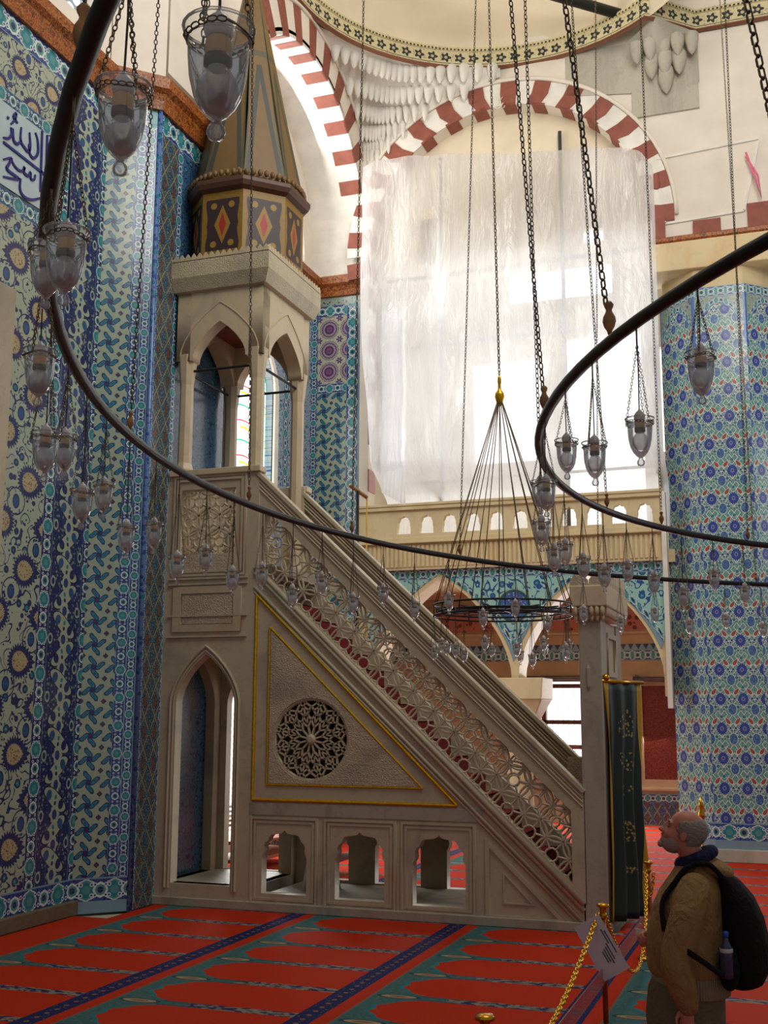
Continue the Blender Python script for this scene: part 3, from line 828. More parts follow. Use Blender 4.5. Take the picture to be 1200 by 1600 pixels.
# gallery arcade below, Y = 20
A1 = arch_hole(-7.35, -4.78, 2.86, 2.90, 4.72, 28, .62); A2 = arch_hole(-4.66, -2.16, 2.86, 2.90, 4.68, 28, .62)
struct(plate('wall_arcade', [[(-7.65, 2.6), (-7.35, 2.6)]+A1[1:-1]+[(-4.78, 2.9), (-4.66, 2.9)]+A2[1:-1]+[(-2.16, 2.6), (-2.04, 2.6), (-2.04, 4.9), (-7.65, 4.9)]], .6, M['stone_cream'], mw=FY(20.12)))
def infl(lp, w): return [(x+(0 if i in (0,) else 0), z) for i, (x, z) in enumerate(lp)]
o1 = tudor(-7.46, -4.70, 2.9, 4.86, 28); o2 = tudor(-4.76, -2.08, 2.9, 4.82, 28)
tri = [p for p in o1[12:] if p[0] > -6.1]; tr2 = [p for p in o2 if p[0] < -3.4]
sp = [(-7.55, 4.90), (-7.55, 4.0)]+[p for p in tudor(-7.46, -4.70, 2.9, 4.80, 28) if p[0] < -6.08 and p[0] > -7.4]
mid = [p for p in tudor(-7.46, -4.70, 2.9, 4.80, 28) if -6.08 <= p[0] < -4.76]+[(-4.74, 3.2)]+[p for p in tudor(-4.76, -2.10, 2.9, 4.76, 28) if -4.70 < p[0] <= -3.43]
rgt = [p for p in tudor(-4.76, -2.10, 2.9, 4.76, 28) if -3.43 <= p[0] < -2.14]
struct(plate('trim_13', [sp+mid[:]+rgt[1:]+[(-2.12, 3.6), (-2.12, 4.90)]], .02, M['spandrel'], mw=FY(20.105)))
# column between the arches: shaft, impost
struct(MB().lathe([(.30, 0), (.30, .1), (.24, .16), (.22, 2.05), (.26, 2.1)], 16, Matrix.Translation((-4.72, 20.4, 0))).build('trim_14', M['stone_cream'], smooth=True))
b = MB(); c = (-4.72, 20.4)
for z0, z1, r0, r1 in ((2.1, 2.55, .26, .50), (2.55, 2.92, .50, .52)):
    lo = [(c[0]+sx*r0, c[1]+sy*r0, z0) for sx, sy in ((-1, -1), (1, -1), (1, 1), (-1, 1))]; hi = [(c[0]+sx*r1, c[1]+sy*min(r1, .45), z1) for sx, sy in ((-1, -1), (1, -1), (1, 1), (-1, 1))]
    V = [b.b.verts.new(p) for p in lo+hi]
    for f in ((3, 2, 1, 0), (4, 5, 6, 7), (0, 1, 5, 4), (1, 2, 6, 5), (2, 3, 7, 6), (3, 0, 4, 7)): b.b.faces.new([V[i] for i in f])
struct(b.build('trim_15', M['stone_cream'], bevel=.015))
# floor of the gallery, back walls
struct(MB().box(-9.2, 5, 20.3, 25.9, 4.88, 5.1).build('ceiling_gallery', M['stone_cream']))
BW = 25.6
struct(plate('wall_back', [rect(-9.2, 5, 0, 5.0), rect(-5.62, -4.36, .95, 3.0), rect(-3.24, -2.2, .94, 2.9)], .3, M['pink_wall'], mw=FY(BW)))
struct(plate('trim_16', [rect(-9.2, 3, 3.45, 3.80)], .03, M['frieze'], mw=FY(BW-.02)))
struct(plate('trim_17', [rect(-3.50, 3, 0.02, .66)], .03, M['dado'], mw=FY(BW-.02)))
b = MB()
for z in (4.02, 4.62, 3.05, .72): b.box(-9.2, 3, BW-.05, BW, z, z+.05)
for x in (-3.42, -4.2): b.box(x-.1, x, BW-.06, BW, .7, 3.1)
struct(b.build('trim_18', M['buff_wall']))
n = NT('stencil_frieze'); u, v, w_ = n.xy(); aa = ((u/.62).fr()-.5)*.62; bb = v-4.33
n.done(n.mix(n.mix(rgb(176, 110, 90), rgb(110, 56, 50), (n.voro(n.vec(u, v, 0.0), 9).lt(.42))*hyp(aa, bb).lt(.24)), rgb(196, 150, 124), bb.abs().gt(.22)), .8)
struct(plate('trim_19', [rect(-9.2, 3, 4.1, 4.56)], .02, n.m, mw=FY(BW-.02)))
# upper storey behind the sheet, with its windows
ups = [rect(-6.9, -5.3, 8.0, 10.4), rect(-4.7, -3.0, 6.4, 10.8), rect(-2.6, -1.4, 8.0, 10.4), rect(-6.0, -3.6, 11.8, 13.4)]
struct(plate('wall_back_upper', [rect(-9.2, 5, 5.0, 16)]+ups, .3, M['plaster'], mw=FY(BW)))
struct(plate('window_5', ups[:1], .03, M['daylight'], mw=FY(BW+.2)))
struct(plate('window_6', ups[1:2], .03, M['daylight'], mw=FY(BW+.2)))
struct(plate('window_7', ups[2:3], .03, M['daylight'], mw=FY(BW+.2)))
struct(plate('window_8', ups[3:], .03, M['daylight'], mw=FY(BW+.2)))
struct(MB().box(-9.3, -9.0, 20.3, 26, 0, 16).build('wall_gallery_left', M['plaster']))
# ground floor window at the back: brown frame
struct(plate('window_9', [rect(-5.62, -4.36, .95, 3.0)], .03, M['daylight'], mw=FY(BW+.15)))
wf = MB(); 
for x in (-5.62, -5.42, -4.42): wf.box(x, x+.10, BW-.04, BW+.12, .95, 3.0)
for z in (.95, 1.55, 2.08, 2.86): wf.box(-5.62, -4.34, BW-.04, BW+.12, z, z+.09)
struct(wf.build('window_frame', M['darkwood'], bpy.data.objects['window_9']))
g = MB()
for i in range(1, 8): g.box(-5.32+i*.12, -5.312+i*.12, BW+.06, BW+.07, 1.0, 2.9)
struct(g.build('window_bar', M['iron'], bpy.data.objects['window_9']))
dr = plate('door_1', [rect(-3.24, -2.2, .94, 2.9)], .05, plain('carved_door', rgb(112, 34, 18), .45, 0, .3, 26, .6), mw=FY(BW+.05)); struct(dr)
# blank fields on the right wall and the drum
# right pier: octagonal shaft
LO = .866; c0 = Vector((-.995, 19.8+LO*.5*(1+math.sqrt(2)), 0)); RO = LO/2/math.sin(PI/8)
V8 = [Vector((c0.x+RO*math.cos(-PI/2-PI/8+PI/4*k), c0.y+RO*math.sin(-PI/2-PI/8+PI/4*k), 0)) for k in range(8)]
for k, nm in ((7, 'wall_pillar_left_face'), (0, 'wall_pillar_front_face'), (1, 'wall_pillar_right_face'), (6, 'wall_pillar_side_face')):
    a_, b_ = V8[k], V8[(k+1) % 8]
    o = plate(nm, [rect(0, LO, .2, 9.55)], .2, M['pierR'], mw=frame(a_, b_-a_, (0, 0, 1))); struct(o)
RB = RO+.06
b = MB(); b.prism([(c0.x+RB*math.cos(-PI/2-PI/8+PI/4*k), c0.y+RB*math.sin(-PI/2-PI/8+PI/4*k)) for k in range(8)], 0, .2); struct(b.build('baseboard_pillar', M['stone_grey'], bevel=.01))
b = MB(); b.prism([(c0.x+(RO-.05)*math.cos(-PI/2-PI/8+PI/4*k), c0.y+(RO-.05)*math.sin(-PI/2-PI/8+PI/4*k)) for k in range(8)], 9.55, 10.45)
b.box(-2.1, 2, 19.75, 20.6, 9.9, 10.42)
struct(b.build('trim_20', M['stone_cream'], bevel=.02))
cornice('trim_21', [(-2.1, 20.0, 0), (6, 20.0, 0)], 10.42, .42)
b = MB()
for x0, x1, z0, z1 in ((-2.05, -1.85, 10.62, 11.0), (-1.37, -.90, 10.62, 10.86), (-.45, .1, 10.62, 11.05)): b.box(x0, x1, 19.98, 20.05, z0, z1)
struct(b.build('trim_22', M['red_stone']))
b = MB()
for (p, q) in (((-1.85, 10.9), (-.5, 10.95)), ((-.5, 10.95), (-.2, 12.2)), ((-1.85, 10.9), (-1.95, 12.0)), ((-1.95, 12.15), (-.2, 12.25))):
    b.bar((p[0], 20.04, p[1]), (q[0], 20.04, q[1]), .04, .04, (0, 1, 0))
struct(b.build('trim_23', M['white_stone']))

# --- semidome over the corner, its painted band and the pendentive carvings
SCX, SCY, SR, SZ = -4.15, 16.6, 3.5, 14.5
ribs = MB()
def dome(i, j):
    a = D(20)+D(160+70)*i; e = PI/2*j
    r = SR*math.cos(e)
    return (SCX+r*math.cos(a), SCY+r*math.sin(a), SZ+SR*.95*math.sin(e))
struct(MB().grid(dome, 48, 16).build('ceiling_semidome', M['plaster_dome'], smooth=True))
def band(name, pts, h=.38, t=.08):
    """painted band following plan points, its local XY unrolled for the pattern: built from short flat pieces"""
    root = None
    for i, (p, q) in enumerate(zip(pts, pts[1:])):
        p = Vector(p); q = Vector(q); d = q-p
        o = plate(name+'_'+str(i), [rect(0, d.length+.005, 0, h)], t, M['paintband'], mw=frame(p, d, (0, 0, 1)))
        yield o
LS = 0.30*1; npc = 34
arc = []
for i in range(npc+1):
    a = D(205)-D(180)*i/npc; arc.append((SCX+(SR-.02)*math.cos(a), SCY+(SR-.02)*math.sin(a), SZ-.02))
tail = [(-1.86, 19.40, SZ-.02), (-1.2, 20.02, SZ-.02), (0.3, 20.02, SZ-.02), (3, 20.02, SZ-.02)]
arc = [p for p in arc if not (p[0] > -1.9 and p[1] < 19.4)]
def sweep_band(name, pts, mat, prof):
    b = MB(); pts = [Vector(p) for p in pts]; rings = []; s = 0
    uvl = b.b.loops.layers.uv.new('u')
    for i, p in enumerate(pts):
        if i: s += (p-pts[i-1]).length
        d0 = (pts[i]-pts[i-1]).normalized() if i else (pts[1]-pts[0]).normalized()
        d1 = (pts[i+1]-pts[i]).normalized() if i < len(pts)-1 else d0
        n0 = Vector((d0.y, -d0.x, 0)); n1 = Vector((d1.y, -d1.x, 0)); nn = n0+n1; nn = nn/max(.3, nn.dot(n0))
        rings.append((s, [b.b.verts.new((p.x+nn.x*a, p.y+nn.y*a, p.z+h)) for a, h in prof]))
    for (s0, p), (s1, q) in zip(rings, rings[1:]):
        for k in range(len(prof)-1):
            f = b.b.faces.new((p[k], q[k], q[k+1], p[k+1]))
            for lp, uv in zip(f.loops, ((s0, prof[k][1]), (s1, prof[k][1]), (s1, prof[k+1][1]), (s0, prof[k+1][1]))): lp[uvl].uv = uv
    return struct(b.build(name, mat, recalc=False))
# pattern by UV so the band bends with the wall
n = NT('painted_band_bent'); uvn = n.n.new('ShaderNodeUVMap'); uvn.uv_map = 'u'; sp_ = n.n.new('ShaderNodeSeparateXYZ'); n.l.new(uvn.outputs[0], sp_.inputs[0])
u, v = E(n, sp_.outputs[0]), E(n, sp_.outputs[1])
a = ((u/.27).fr()-.5)*.27; bq = v-.17
col = n.mix(rgb(206, 194, 150), rgb(168, 158, 122), n.voro(n.vec(u, v, 0.0), 18).lt(.3))
d = hyp(a/1.1, bq); t = ang(n, bq, a)
col = n.mix(col, rgb(38, 46, 48), d.lt((t*5.0).cos()*.022+.078)); col = n.mix(col, rgb(190, 170, 130), d.lt(.03))
e_ = ((u/.075).fr()-.5).abs(); col = n.mix(col, rgb(44, 42, 36), between(v, .31, .345)*e_.lt(.25))
col = n.mix(col, rgb(130, 84, 60), v.lt(.02)); col = n.mix(col, rgb(70, 76, 66), between(v, .045, .06))
n.done(col, .7)
sweep_band('trim_24', arc+tail, n.m, [(.0, -.02), (.05, 0), (.08, .0), (.08, .3), (.11, .31), (.11, .38), (.0, .38)])
# walls above the band to the right (drum) stay plain
struct(plate('wall_drum', [rect(-1.6, 5, 14.4, 18)], .3, M['plaster_dome'], mw=FY(20.1)))
# muqarnas pendentive in the corner between the two arches
def pend(i, j, push=0.0):
    z = 14.52-1.85*j
    ya = min(19.99, AC+math.sqrt(max(.02, 3.42**2-(z-AZ)**2))); xb = max(-7.58, GC-math.sqrt(max(0.0, 3.17**2-(z-GZ)**2)))
    A = Vector((-7.59, ya, z)); B = Vector((xb, 20.0, z)); P = A.lerp(B, i); C = Vector((-7.6, 20.0, z))
    P = P+(C-P)*.30*math.sin(PI*i)
    if push: P += (Vector((SCX, SCY, z))-P).normalized()*push
    return P
struct(MB().grid(pend, 24, 16).build('ceiling_pendentive', M['white_stone'], smooth=True))
b = MB()
for j, k in ((.04, 19), (.19, 16), (.34, 13), (.49, 10), (.63, 7), (.76, 4), (.88, 2)):
    for i in range(k):
        t = (i+.5)/k; P = pend(t, j, .0); c_ = (Vector((SCX, SCY, P.z))-P).normalized(); h = .34
        w = (pend(1, j)-pend(0, j)).length/k*.85
        b.lathe([(.004, -h*.8), (w*.35, -h*.66), (w*.55, -h*.38), (w*.72, -.02), (w*.8, .06), (w*.5, .10)], 10, Matrix.Translation(P), False)
struct(b.build('trim_25', M['white_stone'], smooth=True))
# right carved console under the angle of the drum
b = MB()
for z0, z1, w0, w1 in ((13.0, 14.35, .62, .62),):
    b.prism([(-2.35, 13.0), (-1.17, 13.0), (-1.17, 14.45), (-2.35, 14.45)], 0, .03, FY(20.04))
b.prism([(-3.55, 13.66), (-2.35, 13.5), (-2.35, 14.5), (-3.55, 14.5)], 0, .02, FY(20.04))
struct(b.build('trim_26', M['stone_grey']))
b = MB()
for (z, k, w, h, y) in ((14.15, 5, .13, .25, 19.76), (13.88, 3, .14, .26, 19.86), (13.62, 1, .15, .30, 19.93)):
    for i in range(k):
        x = -1.72+(i-(k-1)/2)*.24
        b.lathe([(.001, -h), (w*.5, -h*.7), (w*.85, -h*.2), (w, .15*h), (w, .6*h)], 8, Matrix.Translation((x, y-.04*(i % 2), z)), False)
struct(b.build('trim_27', M['stone_grey'], smooth=True))
b = MB(); b.grid(lambda i, j: (-2.45+1.3*i+0*j, 20.03-(.72*(1-abs(2*i-1)))*(1-j)**1.4, 14.5-1.0*j), 12, 10)
struct(b.build('trim_28', M['stone_grey'], smooth=True))
# dark tie beam under the semidome
_b0, _b1 = Vector((-2.22, 19.92, 14.9)), Vector((-5.2, 17.1, 14.9))
struct(MB().tube([_b0, _b1], .10, 10).build('trim_29', M['iron'], smooth=True))
# ceiling closing the hall above the view
struct(MB().box(-9.3, 8, -4, 27, 18.6, 18.8).build('ceiling', M['plaster_dome']))
# wall closing the recess head
struct(MB().box(-9.0, -7.7, 14.3, 20.6, 14.0, 14.2).build('ceiling_recess', M['plaster']))

# ================================================================== MINBAR
YN, YF = 13.0, 14.5
mb = empty('minbar', (-4.9, 13.75, 0), 'tall carved marble minbar pulpit with pierced stair balustrade, gilt triangle and conical spire', 'pulpit')
SL = .95
rail = lambda x: 1.47+SL*(-2.32-x)            # top of the handrail
ltop = lambda x: 1.24+SL*(-2.43-x)
lbot = lambda x: .44+SL*(-2.44-x)
# -- lower wall of the stair on both sides, with three lobed openings
holes = [lobed(-6.157, -5.58, .2, .58, .93), lobed(-5.22, -4.612, .18, .58, .945), lobed(-4.27, -3.65, .165, .58, .945)]
lowpoly = [(-6.33, .0), (-2.33, .0), (-2.33, .20), (-2.62, .46), (-3.44, 1.22), (-6.33, 1.22)]
for y, f in ((YN, 0), (YF-.14, 0)):
    plate('arcaded_base', [lowpoly]+holes, .14, M['marble'], mb, FY(y), front=f)
# raised frames round the openings
for x0, x1 in ((-6.31, -5.44), (-5.36, -4.47), (-4.41, -3.53)):
    for k, (g, t) in enumerate(((0, .018), (.045, .010))):
        plate('panel_moulding', [rect(x0+g, x1-g, .08+g, 1.08-g*1.0), rect(x0+g+.028, x1-g-.028, .08+g+.028, 1.08-g-.028)], t, M['marble'], mb, FY(YN), front=t)
plate('panel_moulding', [[(-3.42, .09), (-2.52, .09), (-3.42, .94)], [(-3.37, .12), (-2.62, .12), (-3.37, .83)]], .018, M['marble'], mb, FY(YN), front=.018)
plate('panel_moulding', [[(-3.22, .24), (-2.86, .24), (-3.22, .58)], [(-3.2, .255), (-2.90, .255), (-3.2, .545)]], .012, M['marble'], mb, FY(YN), front=.012)
# plinth and dark marble string course
MB().box(-7.62, -2.05, 12.96, YF+.04, 0, .10).build('plinth', M['marble_grey'], mb, bevel=.008)
MB().box(-6.2, -3.5, 13.14, 14.36, .10, .165).build('passage_floor', M['marble_grey'], mb)
MB().box(-6.33, -3.45, 12.985, 13.02, 1.10, 1.24).build('string_course', M['marble_grey'], mb, bevel=.004)
# -- triangular side panel
triO = [(-6.33, 1.22), (-3.50, 1.22), (-6.33, 1.22+2.83*SL+.02)]
for y in (YN, YF-.14):
    rs = circ(-5.55, 1.99, .47, n=48)
    plate('triangular_panel', [triO, rs], .12, M['marble'], mb, FY(y))
    # solid strip between the triangle and the lattice
    plate('string_panel', [[(-3.50, 1.22), (-2.33, .12), (-2.33, .37), (-6.33, lbot(-6.33)), (-6.33, 3.92)]], .13, M['marble'], mb, FY(y), front=.004)
plate('carved_panel', [[(-6.09, 1.47), (-4.18, 1.47), (-6.09, 3.30)], circ(-5.55, 1.99, .49, n=48)], .012, M['marble_carved'], mb, FY(YN), front=.012)
def gilt(P, w, t):
    b = MB()
    for p, q in zip(P, P[1:]+P[:1]):
        b.bar((p[0], YN-t/2, p[1]), (q[0], YN-t/2, q[1]), t, w, (0, 1, 0)) if False else b.tube([(p[0], YN-.005, p[1]), (q[0], YN-.005, q[1])], w, 8)
    return b
gilt([(-6.295, 1.275), (-3.74, 1.275), (-6.295, 3.74)], .021, .03).build('outer_gilt_moulding', M['gold'], mb)['label'] = 'outer gilt moulding of the triangle'
gilt([(-6.11, 1.455), (-4.15, 1.455), (-6.11, 3.34)], .013, .02).build('inner_gilt_moulding', M['gold'], mb)['label'] = 'thin inner gilt moulding'
# sloping mouldings under and over the lattice
b = MB()
for dz, w in ((-.05, .035), (-.12, .03), (-.30, .022), (-.36, .016)):
    b.tube([(-6.33, YN-.004, lbot(-6.33)+dz), (-2.33, YN-.004, lbot(-2.33)+dz if dz > -.2 else lbot(-2.33)+dz+.05)], w, 6)
b.build('sloping_moulding', M['marble'], mb, smooth=True)

# -- rosette: twelve-fold star tracery
def rosette(y, name='rosette'):
    b = MB(); cx_, cz = -5.55, 1.99; R = .475; w = .020
    P = lambda r, k: (cx_+r*math.sin(2*PI*k/24), y, cz+r*math.cos(2*PI*k/24))
    def seg(p, q, h=.045, ww=w): b.bar(p, q, h, ww, (0, 1, 0)) if False else b.bar(p, q, ww, h, (0, 1, 0))
    for k in range(0, 24, 2):
        seg(P(.05, k+1), P(.15, k+1)); seg(P(.15, k+1), P(.235, k)); seg(P(.15, k+1), P(.235, k+2))
        seg(P(.235, k), P(.30, k+.75)); seg(P(.235, k), P(.30, k-.75))
        seg(P(.30, k+.75), P(.30, k+1.25)); seg(P(.20, k+1), P(.30, k+.55), ww=.014); seg(P(.20, k+1), P(.30, k+1.45), ww=.014)
        seg(P(.30, k+.75), P(.385, k+.1)); seg(P(.30, k-.75), P(.385, k-.1))
        seg(P(.385, k), P(.47, k+.9)); seg(P(.385, k), P(.47, k-.9)); seg(P(.30, k+1), P(.40, k+1)); seg(P(.40, k+1), P(.475, k+.5), ww=.016); seg(P(.40, k+1), P(.475, k+1.5), ww=.016)
        seg(P(.34, k+1.7), P(.40, k+1)); seg(P(.34, k+.3), P(.40, k+1))
    b.tube([P(R, k/2) for k in range(48)], .022, 6, True)
    mm = frame((cx_, y-.03, cz), (1, 0, 0), (0, 0, 1))
    b.lathe([(.001, .02), (.035, .018), (.06, .0), (.062, -.05)], 12, mm, False)
    return b.build(name, M['marble'], mb)
rosette(YN+.03); rosette(YF-.10)
MB().box(-6.2, -4.9, 13.45, 13.50, 1.35, 2.7).build('shade_backing', plain('painted_shade', rgb(62, 46, 42), .8), mb)  # added dark sheet, its colour stands in for the shade behind the rosette

# -- pierced balustrade: interlaced circles, clipped to the sloping field
def inside_par(x, z, x0, x1, m_=.0):
    return x0 < x < x1 and lbot(x)+m_ < z < ltop(x)-m_
def lattice_poly(b, y, pts, inside, r=.017, seg=5):
    run = []
    for p in pts:
        if inside(p[0], p[1]): run.append((p[0], y, p[1]))
        else:
            if len(run) > 1: b.tube(run, r, seg)
            run = []
    if len(run) > 1: b.tube(run, r, seg)
def star_lattice(b, y, inside, x0, x1, z0, z1, p=.40, slope=SL, r=.0135):
    th = -math.atan(slope); ct, st = math.cos(th), math.sin(th); h = p*math.sqrt(3)/2
    cx0, cz0 = (x0+x1)/2, (z0+z1)/2; N = int(6/p)
    for j in range(-N, N):
        for i in range(-N, N):
            a_ = (i+.5*(j % 2))*p; c_ = j*h
            cx_ = cx0+a_*ct-c_*st; cz = cz0+a_*st+c_*ct
            if not (x0-.6 < cx_ < x1+.6 and z0-.6 < cz < z1+.6): continue
            R = p*.5; n_ = 28
            lattice_poly(b, y, [(cx_+R*1.16*math.cos(2*PI*k/n_), cz+R*1.16*math.sin(2*PI*k/n_)) for k in range(n_+1)], inside, r)
            lattice_poly(b, y, [(cx_+R*.42*math.cos(2*PI*k/12+th), cz+R*.42*math.sin(2*PI*k/12+th)) for k in range(13)], inside, r*.9)
            for k in range(6):
                t = th+PI/6+k*PI/3
                lattice_poly(b, y, [(cx_+q*math.cos(t), cz+q*math.sin(t)) for q in (R*.42, R*.6, R*.8, R*.98, R*1.16)], inside, r*.9)
for y, nm in ((YN+.045, 'pierced_balustrade'), (YF-.045, 'pierced_balustrade')):
    b = MB(); star_lattice(b, y, lambda x, z: inside_par(x, z, -6.22, -2.44), -6.22, -2.44, .4, 5.1, .34)
    LAT = globals().setdefault('LAT', []); LAT.append(b.build(nm, M['marble'], mb))
# frames of the balustrade and the handrails
for y, s in ((YN, -1), (YF, 1)):
    fl = [(-6.33, lbot(-6.33)-.03), (-2.30, lbot(-2.30)-.03), (-2.30, rail(-2.30)), (-6.33, rail(-6.33))]
    ho = [(-6.21, lbot(-6.21)), (-2.45, lbot(-2.45)), (-2.45, ltop(-2.45)), (-6.21, ltop(-6.21))]
    fo = plate('balustrade_frame', [fl, ho], .09, M['marble'], mb, FY(y if s < 0 else y-.0), front=0)
    lo_ = LAT[0 if s < 0 else 1]; lo_.parent = fo; lo_.matrix_parent_inverse = FY(y).inverted() @ Matrix.Translation((0, 0, 0)); lo_.matrix_basis = Matrix.Identity(4)
    b = MB(); yy = y+.05 if s < 0 else y-.05
    b.bar((-6.33, yy, rail(-6.33)+.01), (-2.30, yy, rail(-2.30)+.01), .15, .05, (0, 0, 1))
    for dz in (-.07, -.12, -.17):
        b.tube([(-6.3, y-.004 if s < 0 else y-.10, rail(-6.3)+dz), (-2.32, y-.004 if s < 0 else y-.10, rail(-2.32)+dz)], .012, 5)
    b.build('handrail', M['marble'], mb, bevel=.006)
# steps with their risers and the red runner is a thing of its own
b = MB(); ns = 17; xs0, xs1, zt0, zt1 = -2.42, -6.2, .10, 3.66
for i in range(ns):
    x0 = xs0+(xs1-xs0)*i/ns; x1 = xs0+(xs1-xs0)*(i+1)/ns; z = zt0+(zt1-zt0)*(i+1)/ns
    b.box(x1, x0, YN+.14, YF-.14, max(.1, z-.28), z)
b.box(-7.45, -6.15, YN+.1, YF-.1, 3.95, 4.12)
b.build('staircase', M['marble_grey'], mb)

# -- tower below the kiosk
TW0, TW1 = -7.62, -6.29
door = arch_hole(-7.375, -6.57, .26, 2.42, 3.02, 22, .55)
lat = rect(-7.39, -6.62, 4.28, 5.12)
plate('tower_front', [rect(TW0, TW1, .1, 5.36), door, lat], .16, M['marble'], mb, FY(YN-.01))
plate('tower_rear', [rect(TW0, TW1, .1, 5.36), door, rect(-7.39, -6.62, 4.28, 5.12)], .14, M['marble'], mb, FY(YF-.12))
sd = arch_hole(YN+.30, YF-.30, .26, 2.42, 3.02, 20, .55)
plate('tower_side', [rect(YN+.1, YF-.1, .1, 5.36), sd], .14, M['marble'], mb, FX(TW0+.15))
plate('tower_side', [rect(YN+.15, YF-.12, .1, 4.0), rect(YN+.3, YF-.3, .26, 2.2)], .12, M['marble'], mb, FX(TW1-.02))
MB().box(TW0+.02, TW1-.02, YN+.02, YF-.05, .10, .26).build('tower_floor', M['marble_grey'], mb, bevel=.005)
MB().box(TW0+.02, TW1-.02, YN+.05, YF-.12, 3.15, 3.25).build('tower_vault', M['marble_grey'], mb)
MB().box(TW0+.1, TW1+.3, YN+.12, YF-.12, 3.98, 4.1).build('kiosk_floor', M['marble_grey'], mb)
b = MB()
am = tudor(-7.45, -6.50, 2.42, 3.12, 22, .55)
b.tube([(-7.45, YN-.02, .2)]+[(x, YN-.02, z) for x, z in am]+[(-6.50, YN-.02, .2)], .018, 6)
am = tudor(-7.41, -6.54, 2.42, 3.06, 22, .55)
b.tube([(-7.405, YN-.015, .2)]+[(x, YN-.015, z) for x, z in am]+[(-6.54, YN-.015, .2)], .012, 6)
for z in (3.24, 3.52-.02, 3.9, 3.97):
    b.bar((-7.53, YN-.02, z), (-6.42, YN-.02, z), .03, .022)
for z in (1.0,): pass
b.bar((-7.40, YN-.02, 3.86), (-6.53, YN-.02, 3.86), .025, .02)
b.build('tower_moulding', M['marble'], mb, smooth=False)
plate('relief_panel', [rect(-7.33, -6.62, 3.40, 3.77)], .02, M['marble_carved'], mb, FY(YN-.01), front=.012)
plate('relief_frame', [rect(-7.46, -6.5, 3.30, 3.86), rect(-7.34, -6.61, 3.39, 3.78)], .02, M['marble'], mb, FY(YN-.01), front=.022)
plate('relief_panel', [rect(-7.38, -6.60, 4.05, 4.26)], .02, M['marble_carved'], mb, FY(YN-.01), front=.01)
for g in (0, .045):
    plate('parapet_frame', [rect(-7.5+g, -6.46-g, 4.0+g, 5.30-g), rect(-7.47+g, -6.49-g, 4.03+g, 5.27-g)], .02, M['marble'], mb, FY(YN-.01), front=.018)
ins = lambda x, z: -7.38 < x < -6.63 and 4.29 < z < 5.11
for y in (YN+.03, YF-.2):
    b = MB(); star_lattice(b, y, ins, -7.39, -6.62, 4.28, 5.12, .30, 0, .020); b.build('parapet_lattice', M['marble_kiosk'], mb)
for y in (YN, YF-.02):
    MB().box(TW0+.05, TW1+.02, y-.05, y+.14, 5.30, 5.38).build('parapet_rail', M['marble_kiosk'], mb, bevel=.01)
MB().box(TW0+.02, TW0+.16, YN, YF, 5.30, 5.38).build('parapet_rail', M['marble_kiosk'], mb, bevel=.01)

# -- kiosk: four columns, four pointed arches, ties, cornice, drum, spire
KX0, KX1 = -7.55, -6.30
for x in (KX0+.11, KX1-.11):
    for y in (YN+.11, YF-.11):
        base = 5.3 if not (x > -7) else 4.1
        MB().lathe([(.115, base), (.115, base+.12), (.095, base+.2), (.09, 6.55), (.10, 6.62), (.125, 6.86), (.135, 6.95)], 8, Matrix.Translation((x, y, 0)) @ Matrix.Rotation(D(22.5), 4, 'Z')).build('kiosk_column', M['marble_kiosk'], mb, bevel=.004)
ko = lambda a, c: [rect(a, c, 6.86, 7.80)[0], (a+.24, 6.86)]+tudor(a+.24, c-.24, 6.88, 7.36, 20, .5)[1:-1]+[(c-.24, 6.86), (c, 6.86), (c, 7.80), (a, 7.80)]
plate('kiosk_arch', [ko(KX0, KX1)], .2, M['marble_kiosk'], mb, FY(YN))
plate('kiosk_arch', [ko(KX0, KX1)], .2, M['marble_kiosk'], mb, FY(YF-.2))
plate('kiosk_arch', [ko(YN, YF)], .2, M['marble_kiosk'], mb, FX(KX1))
plate('kiosk_arch', [ko(YN, YF)], .2, M['marble_kiosk'], mb, FX(KX0+.2))
b = MB()
for mm, a, c in ((FY(YN-.003), KX0, KX1), (FX(KX1+.003), YN, YF)):
    pts = [mm @ Vector((x, z, 0)) for x, z in tudor(a+.06, c-.06, 6.95, 7.62, 20, .5)]
    b.tube(pts, .008, 5)
b.build('kiosk_arch_moulding', M['marble_kiosk'], mb)
MB().box(KX0+.05, KX1-.05, YN+.05, YF-.05, 7.42, 7.5).build('kiosk_ceiling', plain('kiosk_ceiling', rgb(120, 70, 46), .7), mb)
tr = MB()
for y in (YN+.1, YF-.1): tr.tube([(KX0+.1, y, 6.74), (KX1-.1, y, 6.74)], .018, 6)
for x in (KX0+.1, KX1-.1): tr.tube([(x, YN+.1, 6.74), (x, YF-.1, 6.74)], .018, 6)
tr.build('tie_rod', M['iron'], mb)
b = MB(); prof = [(0, 7.78), (.05, 7.80), (.12, 7.97), (.12, 8.20)]
rings = []
for o_, z in prof: rings.append([b.b.verts.new((x, y, z)) for x, y in ((KX0-o_, YN-o_), (KX1+o_, YN-o_), (KX1+o_, YF+o_), (KX0-o_, YF+o_))])
for p, q in zip(rings, rings[1:]):
    for k in range(4): b.b.faces.new((p[k], p[(k+1) % 4], q[(k+1) % 4], q[k]))
b.b.faces.new(rings[0][::-1]); b.b.faces.new(rings[-1])
b.build('kiosk_cornice', marble('marble_cornice', rgb(196, 184, 150), rgb(164, 154, 130), rgb(190, 166, 120), carve=.7), mb)
b = MB(); s_ = .075
def crest(p, q):
    p, q = Vector(p), Vector(q); L = (q-p).length; k = int(L/.085); d = (q-p)/k
    for i in range(k):
        a = p+d*i; mm = frame(a, d, (0, 0, 1)); w = d.length
        b.prism([(0, 0), (w, 0), (w*.9, .05), (w*.5, .10), (w*.1, .05)], -.03, 0, mm)
o_ = .12
